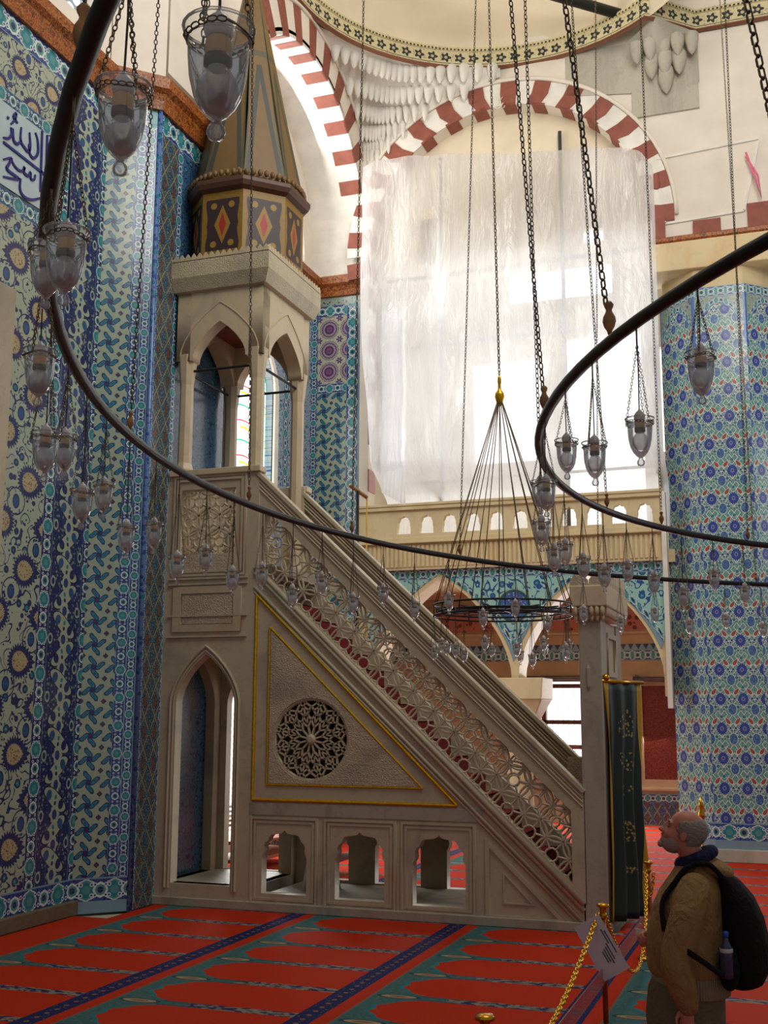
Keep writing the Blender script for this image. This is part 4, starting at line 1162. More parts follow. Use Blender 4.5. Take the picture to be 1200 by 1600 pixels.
crest((KX0-o_, YN-o_, 8.19), (KX1+o_, YN-o_, 8.19)); crest((KX1+o_, YN-o_, 8.19), (KX1+o_, YF+o_, 8.19)); crest((KX1+o_, YF+o_, 8.19), (KX0-o_, YF+o_, 8.19)); crest((KX0-o_, YF+o_, 8.19), (KX0-o_, YN-o_, 8.19))
b.build('kiosk_crest', M['marble_kiosk'], mb)
# painted drum and spire
SX, SY = -6.93, 13.72
def m_drum():
    n = NT('painted_drum'); u, v, w = n.xy(); L = .60
    a = ((u/L).fr()-.5)*L; b = v-.5
    gold = n.mix(rgb(120, 90, 26), rgb(152, 116, 32), n.noise(None, 20))
    col = gold
    body = (a.abs().lt(.235-(b.abs()*16.0).sin()*.012))*b.abs().lt(.36)
    col = n.mix(col, rgb(52, 34, 34), body)
    wx = (1-(b/.27).abs()).mx(0.0)
    col = n.mix(col, rgb(150, 112, 36), a.abs().lt(wx*.12+.0)*b.abs().lt(.27)); col = n.mix(col, rgb(164, 42, 24), a.abs().lt(wx*.085-.03))
    for sx in (-1, 1):
        for sy in (-1, 1):
            d = hyp(a-sx*.13, b-sy*.27); col = n.mix(col, rgb(150, 116, 40), d.lt(.045))
    return n.done(col, .5, 0)
def m_spire():
    n = NT('painted_spire'); u, v, w = n.xy()   # local: u across a facet, v up
    a = u.abs()
    hw = .30-v*.079
    c = n.mix(rgb(100, 74, 32), rgb(118, 88, 38), n.noise(None, 6))
    f = n.mix(c, rgb(54, 58, 50), ((a-(.245-v*.125)).abs().lt(.034))*v.lt(1.95))
    f = n.mix(f, rgb(74, 70, 46), (a/hw).gt(.86))
    f = n.mix(f, rgb(160, 120, 50), v.lt(.2)*n.voro(n.vec(u, v, 0.0), 22).lt(.35))
    f = n.mix(f, rgb(74, 72, 54), between(v, 2.1, 2.2))
    return n.done(f, .5)
M['drum'] = m_drum(); M['spire'] = m_spire()
RD = .78
for k in range(8):
    a0 = -PI/2+PI/8+PI/4*k-PI/4; p = Vector((SX+RD*math.cos(a0), SY+RD*math.sin(a0), 8.20)); q = Vector((SX+RD*math.cos(a0+PI/4), SY+RD*math.sin(a0+PI/4), 8.20))
    plate('drum_panel', [rect(0, (q-p).length, 0, .98)], .04, M['drum'], mb, frame(p, q-p, (0, 0, 1)))
    # spire facet: a tapering plate
    rr = .80; p = Vector((SX+rr*math.cos(a0), SY+rr*math.sin(a0), 9.30)); q = Vector((SX+rr*math.cos(a0+PI/4), SY+rr*math.sin(a0+PI/4), 9.30))
    mid_ = (p+q)/2; top = Vector((SX, SY, 13.1)); up = top-mid_; hw = (q-p).length/2; H = up.length
    plate('spire_facet', [[(-hw, 0), (hw, 0), (hw*.62, H*.30), (.012, H), (-.012, H), (-hw*.62, H*.30)]], .03, M['spire'], mb, frame(mid_, q-p, up))
MB().lathe([(RD+.0, 9.16), (RD+.07, 9.2), (RD+.10, 9.26), (RD+.10, 9.31), (.80, 9.36), (.6, 9.36)], 8, Matrix.Translation((SX, SY, 0)) @ Matrix.Rotation(D(22.5), 4, 'Z'), False).build('spire_eave', plain('spire_eave', rgb(84, 52, 34), .5), mb)
b = MB()
for k in range(56):
    a = 2*PI*k/56; r = .83*math.cos(PI/8)/math.cos(((a+PI/8) % (PI/4))-PI/8) if False else .79
    b.ell((SX+r*math.cos(a), SY+r*math.sin(a), 9.40), (.035, .035, .05), 6, 5)
b.build('spire_bead_course', plain('spire_beads', rgb(116, 86, 42), .5), mb, smooth=True)

# -- gate at the foot of the stairs
GX0, GX1 = -2.32, -2.07
for y0, y1 in ((YN, YN+.36), (YF-.36, YF)):
    MB().box(GX0, GX1, y0, y1, .1, 3.35).build('gate_post', M['marble_grey'], mb, bevel=.012)
b = MB()
for i in range(5):
    b.lathe([(.001, 2.55), (.02, 2.6), (.022, 2.8), (.001, 2.86)], 6, Matrix.Translation((GX0+.1, YN-.005, 0)), False) if i == 0 else None
b.build('post_ornament', M['marble_grey'], mb)
MB().box(GX0+.02, GX1-.02, YN+.34, YF-.34, 2.62, 3.35).build('gate_lintel', M['marble'], mb, bevel=.01)
MB().box(GX0-.08, GX1+.09, YN-.07, YF+.06, 3.48, 3.72).build('gate_cornice', M['marble_kiosk'], mb, bevel=.015)
b = MB(); b.box(GX0-.04, GX1+.04, YN-.03, YF+.03, 3.34, 3.50)
for k in range(6):
    x = GX0-.02+.06*k
    b.ell((x, YN-.045, 3.44), (.03, .03, .07), 6, 5); 
    b.ell((x, YN-.03, 3.36), (.022, .02, .05), 6, 5)
for k in range(20):
    y = YN+.03+.076*k; b.ell((GX1+.055, y, 3.44), (.03, .03, .07), 6, 5)
b.build('gate_muqarnas', M['marble_kiosk'], mb, smooth=True)
b = MB()
def crest2(p, q, h=.22):
    p, q = Vector(p), Vector(q); L = (q-p).length; k = max(2, round(L/.17)); d = (q-p)/k
    for i in range(k):
        mm = frame(p+d*i, d, (0, 0, 1)); w = d.length
        b.prism([(0, 0), (w, 0), (w*.95, h*.4), (w*.75, h*.6), (w*.5, h), (w*.25, h*.6), (w*.05, h*.4)], -.05, 0, mm)
crest2((GX0-.08, YN-.05, 3.70), (GX1+.09, YN-.05, 3.70)); crest2((GX1+.07, YN-.05, 3.70), (GX1+.07, YF+.05, 3.70))
b.build('gate_crest', M['marble_carved'], mb)
plate('gate_relief', [rect(YN+.42, YF-.42, 2.72, 3.22), rect(YN+.48, YF-.48, 2.78, 3.16)], .02, M['marble'], mb, FX(GX1), front=.012)
MB().box(GX0-.42, GX0+.0, YF-.13, YF, rail(GX0-.42)-.5, rail(GX0)+.32).build('newel_block', M['marble_carved'], mb, bevel=.02)

# red runner on the steps
b = MB()
for i in range(ns):
    x0 = xs0+(xs1-xs0)*i/ns; x1 = xs0+(xs1-xs0)*(i+1)/ns; z = zt0+(zt1-zt0)*(i+1)/ns
    b.box(x1, x0+.012, YN+.18, YF-.22, z, z+.012); b.box(x0, x0+.012, YN+.18, YF-.22, max(.11, z-(zt1-zt0)/ns), z+.012)
tag(b.build('stair_runner', M['redcarpet']), 'dark red carpet runner covering the steps inside the marble pulpit stair', 'stair carpet')

# prayer carpet over the whole floor
b = MB(); b.box(-7.56, 7, -3, 12.955, -.03, .0); b.box(-7.99, -7.56, -3, 11.92, -.03, .0); b.box(-2.0, 7, 12.955, 25.5, -.03, .0); b.box(-8.6, -2.0, 14.6, 25.5, -.03, .0)
tag(b.build('prayer_carpet', M['carpet']), 'wall to wall red prayer carpet with teal and navy bordered niches in rows', 'carpet')

# green banner at the gate
cur = empty('gate_curtain', (-1.93, 13.55, 0), 'long dark green curtain with gold writing and yellow edges hanging at the pulpit gate', 'curtain')
def m_curt():
    n = NT('green_curtain'); u, v, w = n.xy()
    col = n.mix(rgb(14, 44, 36), rgb(10, 30, 26), n.noise(n.vec(u*6, v*.3, 0.0), 3))
    a = u
    col = n.mix(col, rgb(176, 138, 24), (a.abs()-.325).abs().lt(.035))
    q = n.voro(n.vec(u*1.2, v, 0.0), 26)
    for z0, h in ((2.2, .16), (1.78, .10), (1.45, .07), (1.05, .13), (.62, .04)):
        col = n.mix(col, rgb(150, 132, 66), ((v-z0).abs().lt(h))*(a-.03).abs().lt(.13)*q.lt(.34))
    return n.done(col, .6)
def curt(i, j):
    s = i*.72-.36; z = 2.64-2.54*j
    f = 1-.18*math.sin(PI*min(1, j*1.15))
    return (s*f+.02*math.sin(9*j), z, .035*math.sin(i*19+j*2)*(0.3+j))
o = MB().grid(curt, 40, 30).build('curtain_cloth', m_curt(), None, None, smooth=True)
o.matrix_world = frame((-1.9, 13.35, 0), Vector((.45, .9, 0)), (0, 0, 1)); o.parent = cur; o.matrix_parent_inverse = cur.matrix_basis.inverted()
o.modifiers.new('t', 'SOLIDIFY').thickness = .012
MB().tube([(-2.08, 13.02, 2.66), (-1.72, 13.72, 2.66)], .022, 8).build('curtain_rod', M['brass'], cur, smooth=True)
MB().ell((-2.04, 13.06, 2.70), (.04, .04, .04)).build('rod_finial', M['brass'], cur, smooth=True)
MB().box(-2.06, -2.03, 13.30, 14.14, .12, 2.6).build('inner_drape', plain('dark_drape', rgb(44, 16, 26), .9), cur)

# white plastic stool in the passage, wooden bench by the window
st = empty('plastic_stool', (-5.70, 13.75, .165), 'white plastic stool standing in the dark passage under the pulpit', 'stool')
for sx in (-1, 1):
    for sy in (-1, 1):
        b = MB(); b.tube([(-5.70+sx*.10, 13.75+sy*.10, .60), (-5.70+sx*.17, 13.75+sy*.17, .166)], [.032, .024], 8); b.build('leg', M['white_plastic'], st, smooth=True)
MB().lathe([(.001, .60), (.15, .60), (.17, .62), (.17, .64), (.001, .645)], 20, Matrix.Translation((-5.70, 13.75, 0)), False).build('seat', M['white_plastic'], st, smooth=True)
bn = empty('wooden_bench', (-7.9, 16.6, 0), 'reddish wooden slatted bench in front of the bright low window', 'bench')
MB().box(-8.35, -7.55, 15.6, 17.6, .42, .47).build('seat', M['bench_wood'], bn, bevel=.01)
for i in range(5): MB().box(-8.40+i*.03, -8.38+i*.03, 15.6, 17.6, .58+i*.075, .62+i*.075).build('slat', M['white_plastic'] if i > 1 else M['bench_wood'], bn)
for x in (-8.3, -7.62):
    for y in (15.65, 17.53): MB().box(x, x+.06, y, y+.06, 0, .42).build('leg', M['bench_wood'], bn)
MB().box(-8.32, -7.6, 15.62, 17.58, .16, .21).build('lower_shelf', M['bench_wood'], bn)
ks = empty('low_stand', (-5.9, 15.5, 0), 'low open wooden stand on the sunlit carpet beyond the pulpit arches', 'stand')
MB().box(-6.9, -6.3, 15.6, 16.6, .50, .55).build('top', M['bench_wood'], ks, bevel=.005)
MB().box(-6.9, -6.3, 15.6, 16.6, .22, .26).build('shelf', M['darkwood'], ks)
for x in (-6.9, -6.34):
    for y in (15.6, 16.56): MB().box(x, x+.04, y, y+.04, 0, .50).build('leg', M['darkwood'], ks)

# gallery parapet
gp = empty('gallery_parapet', (-4.6, 20.0, 4.93), 'pale stone gallery parapet with a row of small lobed openings above a ribbed band', 'parapet')
hs = []; k = 11; x0 = -6.95; x1 = -2.16; w = (x1-x0)/k
for i in range(k):
    a = x0+i*w+.085; c = x0+(i+1)*w-.085
    hs.append(lobed(a, c, 5.54, 5.62, 5.89))
plate('pierced_panel', [rect(-7.62, -2.08, 5.42, 5.98)]+hs, .12, M['stone_cream'], gp, FY(19.98))
b = MB(); b.box(-7.62, -2.06, 19.92, 20.16, 5.98, 6.05); b.box(-7.62, -2.06, 19.90, 20.18, 6.05, 6.10); b.box(-7.62, -2.06, 19.94, 20.1, 5.40, 5.47); b.box(-7.62, -2.06, 19.91, 20.1, 5.36, 5.40)
b.build('coping', M['stone_cream'], gp, bevel=.008)
MB().box(-7.62, -2.06, 20.0, 20.14, 4.88, 5.38).build('ribbed_band', M['stone_cream'], gp)
b = MB(); q = int(5.5/.085)
for i in range(q): b.box(-7.58+i*.085, -7.58+i*.085+.05, 19.975, 20.01, 4.93, 5.33)
b.build('ribs', M['stone_cream'], gp)
MB().box(-2.10, -2.02, 19.9, 20.1, 2.4, 6.05).build('end_strip', M['white_stone'], gp)

# plastic sheet over the arch, its poles
shp = [(-7.43, 12.646), (-6.99, 12.72), (-5.9, 12.683), (-4.98, 12.5), (-4.5, 12.45), (-3.66, 12.42), (-2.75, 12.26), (-2.19, 12.13), (-1.97, 11.8)]
def sheet(i, j):
    # top edge follows shp
    x = -7.42+5.44*i; k = min(len(shp)-2, max(0, sum(1 for p in shp if p[0] <= x)-1)); p, q = shp[k], shp[k+1]
    t = max(0, min(1, (x-p[0])/(q[0]-p[0]))); zt = p[1]+(q[1]-p[1])*t
    z = zt-(zt-5.50)*j
    xx = x+(.36*(1-i)**3*max(0, j-.45))*1.5
    yy = .05*math.sin(i*17+j*5)+.035*math.sin(i*43+2*j)+.03*math.sin(j*26+i*7)
    yy += .10*math.sin(i*7)*j
    return (xx, z, (yy if z > 6.5 else yy*.4)-.78*max(0.0, min(1.0, (6.75-z)/.55)))
sh = MB().grid(sheet, 90, 70).build('plastic_sheet', M['sheet'], mw=FY(19.55), smooth=True)
tag(sh, 'large translucent white plastic sheet hung over the gallery arch above the stone parapet', 'plastic sheet')
sp2 = MB().grid(lambda i, j: (-7.62+.55*i*(1-.0*j), 9.9-3.6*j-.3*i, .02*math.sin(20*i+9*j)), 20, 30).build('plastic_sheet', M['sheet'], mw=frame((0, 20.0, 0), (1, -.35, 0), (0, 0, 1)), smooth=True)
sp2.location = (.1, 17.25, 0)
tag(sp2, 'narrow loose strip of clear plastic over the blue tiles left of the big sheet', 'plastic sheet')
pf = empty('pole_frame', (-4.6, 19.8, 5.1), 'frame of thin scaffold poles showing faintly behind the plastic sheet', 'scaffold')
for x, z1 in ((-6.1, 13.0), (-3.75, 13.15)): MB().tube([(x, 20.34, 5.1), (x, 20.34, z1)], .035, 8).build('upright_pole', M['steel'], pf, smooth=True)
for z in (6.55, 9.2, 10.6): MB().tube([(-7.2, 20.36, z), (-2.15, 20.36, z+.04)], .028, 8).build('cross_pole', M['steel'], pf, smooth=True)

# iron standard with a short arm behind the stair, and a yellow rod beside it
po = empty('iron_standard', (-5.68, 14.85, 0), 'thin black iron post with a short wooden arm rising behind the stair rail', 'post')
MB().tube([(-5.68, 14.85, 0), (-5.68, 14.85, 5.35)], .022, 8).build('post', M['iron'], po, smooth=True)
MB().tube([(-5.76, 14.75, 5.42), (-5.60, 15.0, 5.28)], .03, 8).build('arm', M['wood'], po, smooth=True)
tag(MB().tube([(-5.60, 15.0, 0), (-5.60, 15.0, 5.26)], .012, 8).build('yellow_rod', M['yellow'], smooth=True), 'thin yellow rod standing upright beside the black iron post', 'rod')
# curtain rail over the back window
tag(MB().tube([(-5.70, 25.45, 3.08), (-4.1, 25.45, 3.08)], .045, 8).build('curtain_rail', M['steel'], smooth=True), 'grey steel rail mounted over the brown framed back window', 'rail')
b = MB(); b.tube([(-3.4, 25.45, 3.05), (-2.2, 25.45, 3.02)], .05, 8); b.tube([(-3.35+.12*i, 25.38, 3.12-.10*math.sin(i/10*PI)) for i in range(11)], .012, 5)
tag(b.build('curtain_rail', M['steel'], smooth=True), 'grey rail with a drooping white cable above the red carved door', 'rail')

# writing on the left wall
cp = empty('inscription_panel', (-8.08, 10.3, 8.6), 'pale glazed wall panel with large cobalt arabic calligraphy high on the left wall', 'inscription')
plate('panel_ground', [rect(7.4, 10.80, 8.07, 9.03)], .02, M['panelwhite'], cp, FX(-8.062))
S = [[(10.598, 9.054), (10.63, 8.282)], [(10.698, 9.047), (10.715, 8.577)], [(10.474, 8.943), (10.524, 8.872), (10.542, 8.72), (10.466, 8.62), (10.392, 8.648), (10.371, 8.749)], [(10.218, 8.878), (10.221, 8.722), (10.284, 8.674), (10.368, 8.652), (10.397, 8.73), (10.37, 8.891)], [(10.076, 8.791), (10.1, 8.663), (10.17, 8.65), (10.232, 8.728)], [(9.924, 8.607), (10.011, 8.642), (10.06, 8.721), (10.042, 8.789)], [(9.966, 8.875), (9.994, 8.871)], [(10.039, 8.827), (10.099, 8.912), (10.114, 8.998), (10.075, 8.931), (10.152, 8.895)], [(9.929, 8.556), (10.682, 8.521)], [(10.075, 8.434), (10.126, 8.381), (10.208, 8.357), (10.287, 8.378), (10.317, 8.439), (10.311, 8.374), (10.394, 8.365), (10.429, 8.428), (10.442, 8.356), (10.501, 8.367), (10.519, 8.438)], [(9.948, 8.358), (10.08, 8.436), (10.039, 8.34), (10.023, 8.271), (10.234, 8.253), (9.966, 8.161)], [(10.262, 8.273), (10.262, 8.149), (10.337, 8.089), (10.476, 8.111), (10.637, 8.205)],
     [(9.80, 9.0), (9.80, 8.3)], [(9.66, 8.95), (9.7, 8.7), (9.6, 8.62), (9.5, 8.75)], [(9.3, 8.5), (9.6, 8.4), (9.8, 8.3), (9.5, 8.2)]]
def smooth_path(P, k=5):
    if len(P) < 3: return P
    out = []
    for i in range(len(P)-1):
        a = P[max(0, i-1)]; b_ = P[i]; c = P[i+1]; d = P[min(len(P)-1, i+2)]
        for s in range(k):
            t = s/k
            out.append(tuple(.5*((2*b_[j])+(-a[j]+c[j])*t+(2*a[j]-5*b_[j]+4*c[j]-d[j])*t*t+(-a[j]+3*b_[j]-3*c[j]+d[j])*t**3) for j in range(len(b_))))
    out.append(P[-1]); return out
b = MB()
for s_ in S:
    pp = smooth_path(s_); nn = len(pp)
    for i, (p, q) in enumerate(zip(pp, pp[1:])):
        w = .018+.016*math.sin(PI*(i+.5)/nn)
        b.bar((-8.052, p[0], min(9.02, p[1])), (-8.052, q[0], min(9.02, q[1])), w, .012, (1, 0, 0))
b.build('calligraphy', M['cobalt'], cp)
tag(MB().box(-8.08, -7.98, 6.5, 10.22, .2, 6.92).build('mihrab_frame', M['marble'], bevel=.01), 'beige marble frame edge of the prayer niche at the left margin', 'mihrab')

# ================================================================== RINGS, LAMPS AND CHAINS
RINGS = {'o': (Vector((3.44, 6.14, 3.5)), 6.43), 'i': (Vector((3.30, 5.95, 3.5)), 4.45)}
def ring_pt(k, th):
    c, r = RINGS[k]; return Vector((c.x+r*math.cos(D(th)), c.y+r*math.sin(D(th)), c.z))
for k, lab in (('o', 'wide outer black iron hoop of the lamp chandelier, sweeping across the whole hall'), ('i', 'smaller inner black iron hoop of the lamp chandelier, at the right')):
    c, r = RINGS[k]
    o = MB().tube([(c.x+r*math.cos(2*PI*i/160), c.y+r*math.sin(2*PI*i/160), c.z) for i in range(160)], .021, 10, True).build('chandelier_ring', M['iron'], smooth=True)
    tag(o, lab, 'chandelier ring')

def links(b, p, q, L, w, seg=8, sides=4):
    p, q = Vector(p), Vector(q); d = q-p; n_ = max(1, round(d.length/(L*.78))); t = d.normalized()
    a = t.orthogonal().normalized(); c = t.cross(a); step = d/n_
    for i in range(n_):
        m0 = p+step*(i+.5); s = a if i % 2 else c
        b.tube([m0+t*(L*.5*math.cos(2*PI*j/seg))+s*(L*.27*math.sin(2*PI*j/seg)) for j in range(seg)], w, sides, True)
CACHE = {}
def lamp_parts(drop):
    key = round(drop/.01)
    if key in CACHE: return CACHE[key]
    z = -drop; parts = []
    if 'fixed' not in CACHE:
        f = {}
        def mk(name, b, mat):
            bmesh.ops.recalc_face_normals(b.b, faces=b.b.faces); me = bpy.data.meshes.new(name); b.b.to_mesh(me); b.b.free(); me.materials.append(mat); me.shade_smooth(); f[name] = me
        b = MB().lathe([(.0435, .0), (.0425, -.003), (.0395, -.009), (.0380, -.020), (.0372, -.040), (.0350, -.066), (.0300, -.088), (.0220, -.105), (.0130, -.116), (.0065, -.121), (.0062, -.126), (.0105, -.131), (.0120, -.138), (.0095, -.145), (.0005, -.148)], 24, None, False)
        b.tube([(.0435*math.cos(2*PI*i/24), .0435*math.sin(2*PI*i/24), 0) for i in range(24)], .0022, 6, True)
        b.tube([(.0392*math.cos(2*PI*i/24), .0392*math.sin(2*PI*i/24), -.018) for i in range(24)], .0016, 6, True)
        mk('glass_bowl', b, M['glass'])
        mk('bulb', MB().lathe([(.0005, -.098), (.012, -.096), (.021, -.088), (.025, -.076), (.0235, -.062), (.0165, -.050), (.012, -.043)], 16, None, False), M['bulb'])
        mk('bulb_socket', MB().lathe([(.0135, -.030), (.0155, -.028), (.0155, -.010), (.013, -.006)], 14), M['socket'])
        mk('socket_collar', MB().lathe([(.012, -.044), (.0165, -.040), (.0165, -.030), (.013, -.029)], 14), M['collar'])
        mk('ceramic_cap', MB().lathe([(.0150, -.006), (.0175, .002), (.0165, .012), (.0110, .021), (.0050, .026), (.0030, .031)], 14), M['ceramic'])
        CACHE['fixed'] = f
    b = MB()
    for k in range(3):
        a = 2*PI*k/3+.5
        e = Vector((.0405*math.cos(a), .0405*math.sin(a), z-.012)); links(b, (0, 0, min(-.03, z*.25)), e, .0125, .0011, 8, 4)
    pr = None
    for k in range(22):
        a = 2*PI*k/22; p = Vector((.0412*math.cos(a), .0412*math.sin(a), z-.014-.003*math.cos(3*a)))
        if pr is not None: links(b, pr, p, .0125, .0011, 8, 4)
        pr = p
    links(b, pr, Vector((.0412, 0, z-.017)), .0125, .0011, 8, 4)
    b.tube([(0, 0, 0), (0, 0, min(-.03, z*.25))], .003, 5)
    me = bpy.data.meshes.new('hanging_chain'); b.b.to_mesh(me); b.b.free(); me.materials.append(M['chain']); me.shade_smooth()
    b = MB(); b.tube([(0, 0, 0), (.002, 0, z*.5), (0, 0, z+.028)], .0020, 5)
    mc = bpy.data.meshes.new('flex'); b.b.to_mesh(mc); b.b.free(); mc.materials.append(M['wire'])
    CACHE[key] = (me, mc); return CACHE[key]
ORD = 'first second third fourth fifth sixth seventh eighth ninth tenth eleventh twelfth thirteenth fourteenth fifteenth sixteenth seventeenth eighteenth nineteenth twentieth'.split()
ORD += ['twenty-'+w for w in ORD[:9]]+['thirtieth']
def lamp(p, drop, label, group, rz=0, scale=1.0, low=0.0):
    root = empty('glass_lamp', p, label, 'lamp', group, rz)
    ch, fx = lamp_parts(drop); fixed = CACHE['fixed']; late = []
    for nm, me, z in [(k, v, -drop) for k, v in fixed.items()]+[('hanging_chain', ch, 0), ('flex', fx, 0)]:
        o = bpy.data.objects.new(nm, me); COL.objects.link(o); o.parent = root; o.location = (0, 0, z)
        if nm == 'bulb_socket': sock = o
        if nm in ('bulb_socket', 'ceramic_cap') and low: o.location.z -= low; o.scale = (1.06,)*3
        late.append(o)
    for o in late:
        if o.name.split('.')[0] in ('bulb', 'socket_collar'): o.parent = sock; o.location = (0, 0, 0)
    root.scale = (scale,)*3
    return root
outer = [(230.7, .37), (227.0, .24), (222.9, .30), (219.0, .16), (215.6, .29), (211.2, .39), (206.8, .28), (203.2, .39), (199.9, .29), (196.4, .40), (192.7, .32), (189.6, .43), (186.1, .34), (182.7, .41), (179.2, .34), (175.6, .43), (172.2, .31), (168.6, .41), (165.2, .31), (161.7, .39), (157.9, .30), (154.2, .40), (150.7, .30), (147.3, .40), (143.5, .30), (139.7, .37), (136.2, .27), (132.8, .36), (129.2, .30), (125.7, .37)]
def bg_o(th):
    if th > 213: return 'before the left wall'
    if th > 192: return 'before the corner pier'
    if th > 181: return 'before the pulpit tower'
    if th > 161: return 'before the stair balustrade'
    if th > 140: return 'before the gallery arches'
    return 'before the right pillar'
for i, (th, dr) in enumerate(outer):
    if i == 0: lab = 'largest and nearest clear glass lamp, hanging at top left before the spire'
    elif i == 1: lab = 'second largest clear glass lamp, hanging left of the biggest one at the top'
    else: lab = f'clear glass lamp {bg_o(th)}, {ORD[i]} of the outer hoop from top left'
    lamp(ring_pt('o', th), dr, lab, 'glass lamps on the outer hoop', rz=i*1.1, low=.007 if th > 214 else 0.0)
inner = [(217.8, .21), (213.2, .31), (208.4, .30), (204.0, .21), (198.0, .27), (193.5, .20), (189.4, .32), (182.0, .37), (178.1, .30), (173.2, .33), (168.4, .35), (163.7, .28), (159.0, .32), (154.2, .38), (149.3, .23), (144.9, .31)]
def bg_i(i):
    if i == 0: return 'before the pillar top'
    if i < 4: return 'before the plastic sheet'
    if i < 7: return 'in the turn cluster'
    if i < 13: return 'before the gallery parapet'
    return 'before the tiled pillar'
for i, (th, dr) in enumerate(inner):
    lamp(ring_pt('i', th), dr, f'clear glass lamp {bg_i(i)}, {ORD[i]} of the inner hoop from its near side', 'glass lamps on the inner hoop', rz=i*.9)

# long suspension chains with a turned bobbin where they meet the hoop
chains = [('o', 168.8, .016, 0, 'before the stair, in front of the arch stripes'), ('o', 156.7, .047, 0, 'left of the gilt cone of cords'), ('i', 198.1, -.06, 1, 'ending in a bobbin where the inner hoop turns'),
          ('i', 190.6, -.012, 0, 'just right of the bobbin at the hoop turn'), ('i', 210.7, -.108, 2, 'thick and beaded, ending in a bobbin on the white sheet'), ('i', 167.4, -.042, 0, 'ending at the far side of the inner hoop over the parapet'),
          ('o', 141.9, .034, 0, 'thin, crossing the right part of the white sheet'), ('i', 157.3, -.005, 0, 'crossing the carved console to the tiled pillar'), ('i', 223.0, -.197, 2, 'thick and reddish at the top right edge'),
          ('o', 196.5, .024, 0, 'before the tiled corner pier'), ('o', 180.9, -.018, 0, 'before the pulpit kiosk'), ('i', 144.1, .009, 0, 'right one of the thin pair at upper right'), ('o', 126.1, -.019, 0, 'left one of the thin pair at upper right'), ('o', 223.6, .0, 1, 'at the top left edge before the cornice')]
for k, th, kk, w, txt in chains:
    P = ring_pt(k, th); c, r = RINGS[k]; dv = Vector(((c.x-P.x)/r*kk, (c.y-P.y)/r*kk, 1)); top = P+dv*(18.6-3.5)
    root = empty('suspension_chain', P, 'long bronze suspension chain '+txt, 'chain', 'suspension chains of the chandelier')
    b = MB(); s = .12
    L_, W_ = ((.030, .0026), (.034, .0030), (.038, .0034))[w]
    vis = 12.0 if P.y > 4 else 6.0
    links(b, P+dv*s, P+dv*vis, L_, W_, 6, 4)
    if vis < 14: b.tube([P+dv*vis, top], .006, 4)
    o = b.build('chain', M['chain'], None, smooth=True); o.parent = root; o.matrix_parent_inverse = Matrix.Translation(-P)
    sc = (1.0, 1.25, 1.35)[w]
    mm = Matrix.Translation(P+dv*.035) @ Matrix.Scale(sc, 4)
    o = MB().lathe([(.004, -.01), (.007, 0), (.013, .010), (.0165, .022), (.015, .034), (.009, .045), (.007, .052), (.011, .060), (.012, .066), (.006, .074)], 12, mm).build('turned_bobbin', M['wood'], None, smooth=True); o.parent = root; o.matrix_parent_inverse = Matrix.Translation(-P)

# small chandelier: gilt spindle, cone of cords, wire hoops
CC = Vector((-2.83, 11.55, 3.34))
root = empty('cord_chandelier', CC, 'small chandelier of black wire hoops hung by a cone of cords from a gilt spindle', 'chandelier')
def cadd(b, nm, mat, smooth=True):
    o = b.build(nm, mat, None, smooth=smooth); o.parent = root; o.matrix_parent_inverse = Matrix.Translation(-CC); return o
AP = Vector((CC.x, CC.y, 5.62))
b = MB()
for i in range(16):
    a = 2*PI*(i+.5)/16; b.tube([AP+Vector((.03*math.cos(a), .03*math.sin(a), -.1)), CC+Vector((.70*math.cos(a), .70*math.sin(a), .05))], .005, 4)
cadd(b, 'cord', M['chain'])
b = MB()
for r, z in ((.70, .05), (.66, -.02), (.70, -.06), (.36, .0)): b.tube([CC+Vector((r*math.cos(2*PI*i/48), r*math.sin(2*PI*i/48), z)) for i in range(48)], .011, 6, True)
for i in range(8):
    a = PI*i/8; b.tube([CC+Vector((.68*math.cos(a), .68*math.sin(a), 0)), CC-Vector((.68*math.cos(a), .68*math.sin(a), 0))], .007, 4)
for i in range(16):
    a = 2*PI*i/16; b.tube([CC+Vector((.70*math.cos(a), .70*math.sin(a), .05)), CC+Vector((.70*math.cos(a), .70*math.sin(a), -.06))], .006, 4)
cadd(b, 'wire_hoop', M['iron'])
cadd(MB().lathe([(.01, -.14), (.03, -.12), (.04, -.08), (.052, -.04), (.045, 0), (.018, .04), (.016, .10), (.022, .12), (.018, .17), (.008, .2)], 14, Matrix.Translation(AP)), 'gilt_spindle', M['gold'])
b = MB(); links(b, AP+Vector((0, 0, .2)), AP+Vector((-.12, 0, 9)), .05, .006, 6, 4); cadd(b, 'chain', M['chain'])
for i in range(14):
    a = 2*PI*i/14+.2; r = .70 if i % 2 else .66
    dr = .36 if i % 2 else .30
    lamp(CC+Vector((r*math.cos(a), r*math.sin(a), -.02)), dr, f'small glass lamp under the wire hoop chandelier, {ORD[i]} of its circle from the right', 'glass lamps of the small chandelier', rz=i)
lamp(CC+Vector((.33, -.144, -.0)), .46, 'wide low glass lamp hanging lowest under the wire hoop chandelier at its right', 'glass lamps of the small chandelier', 0, 1.0)

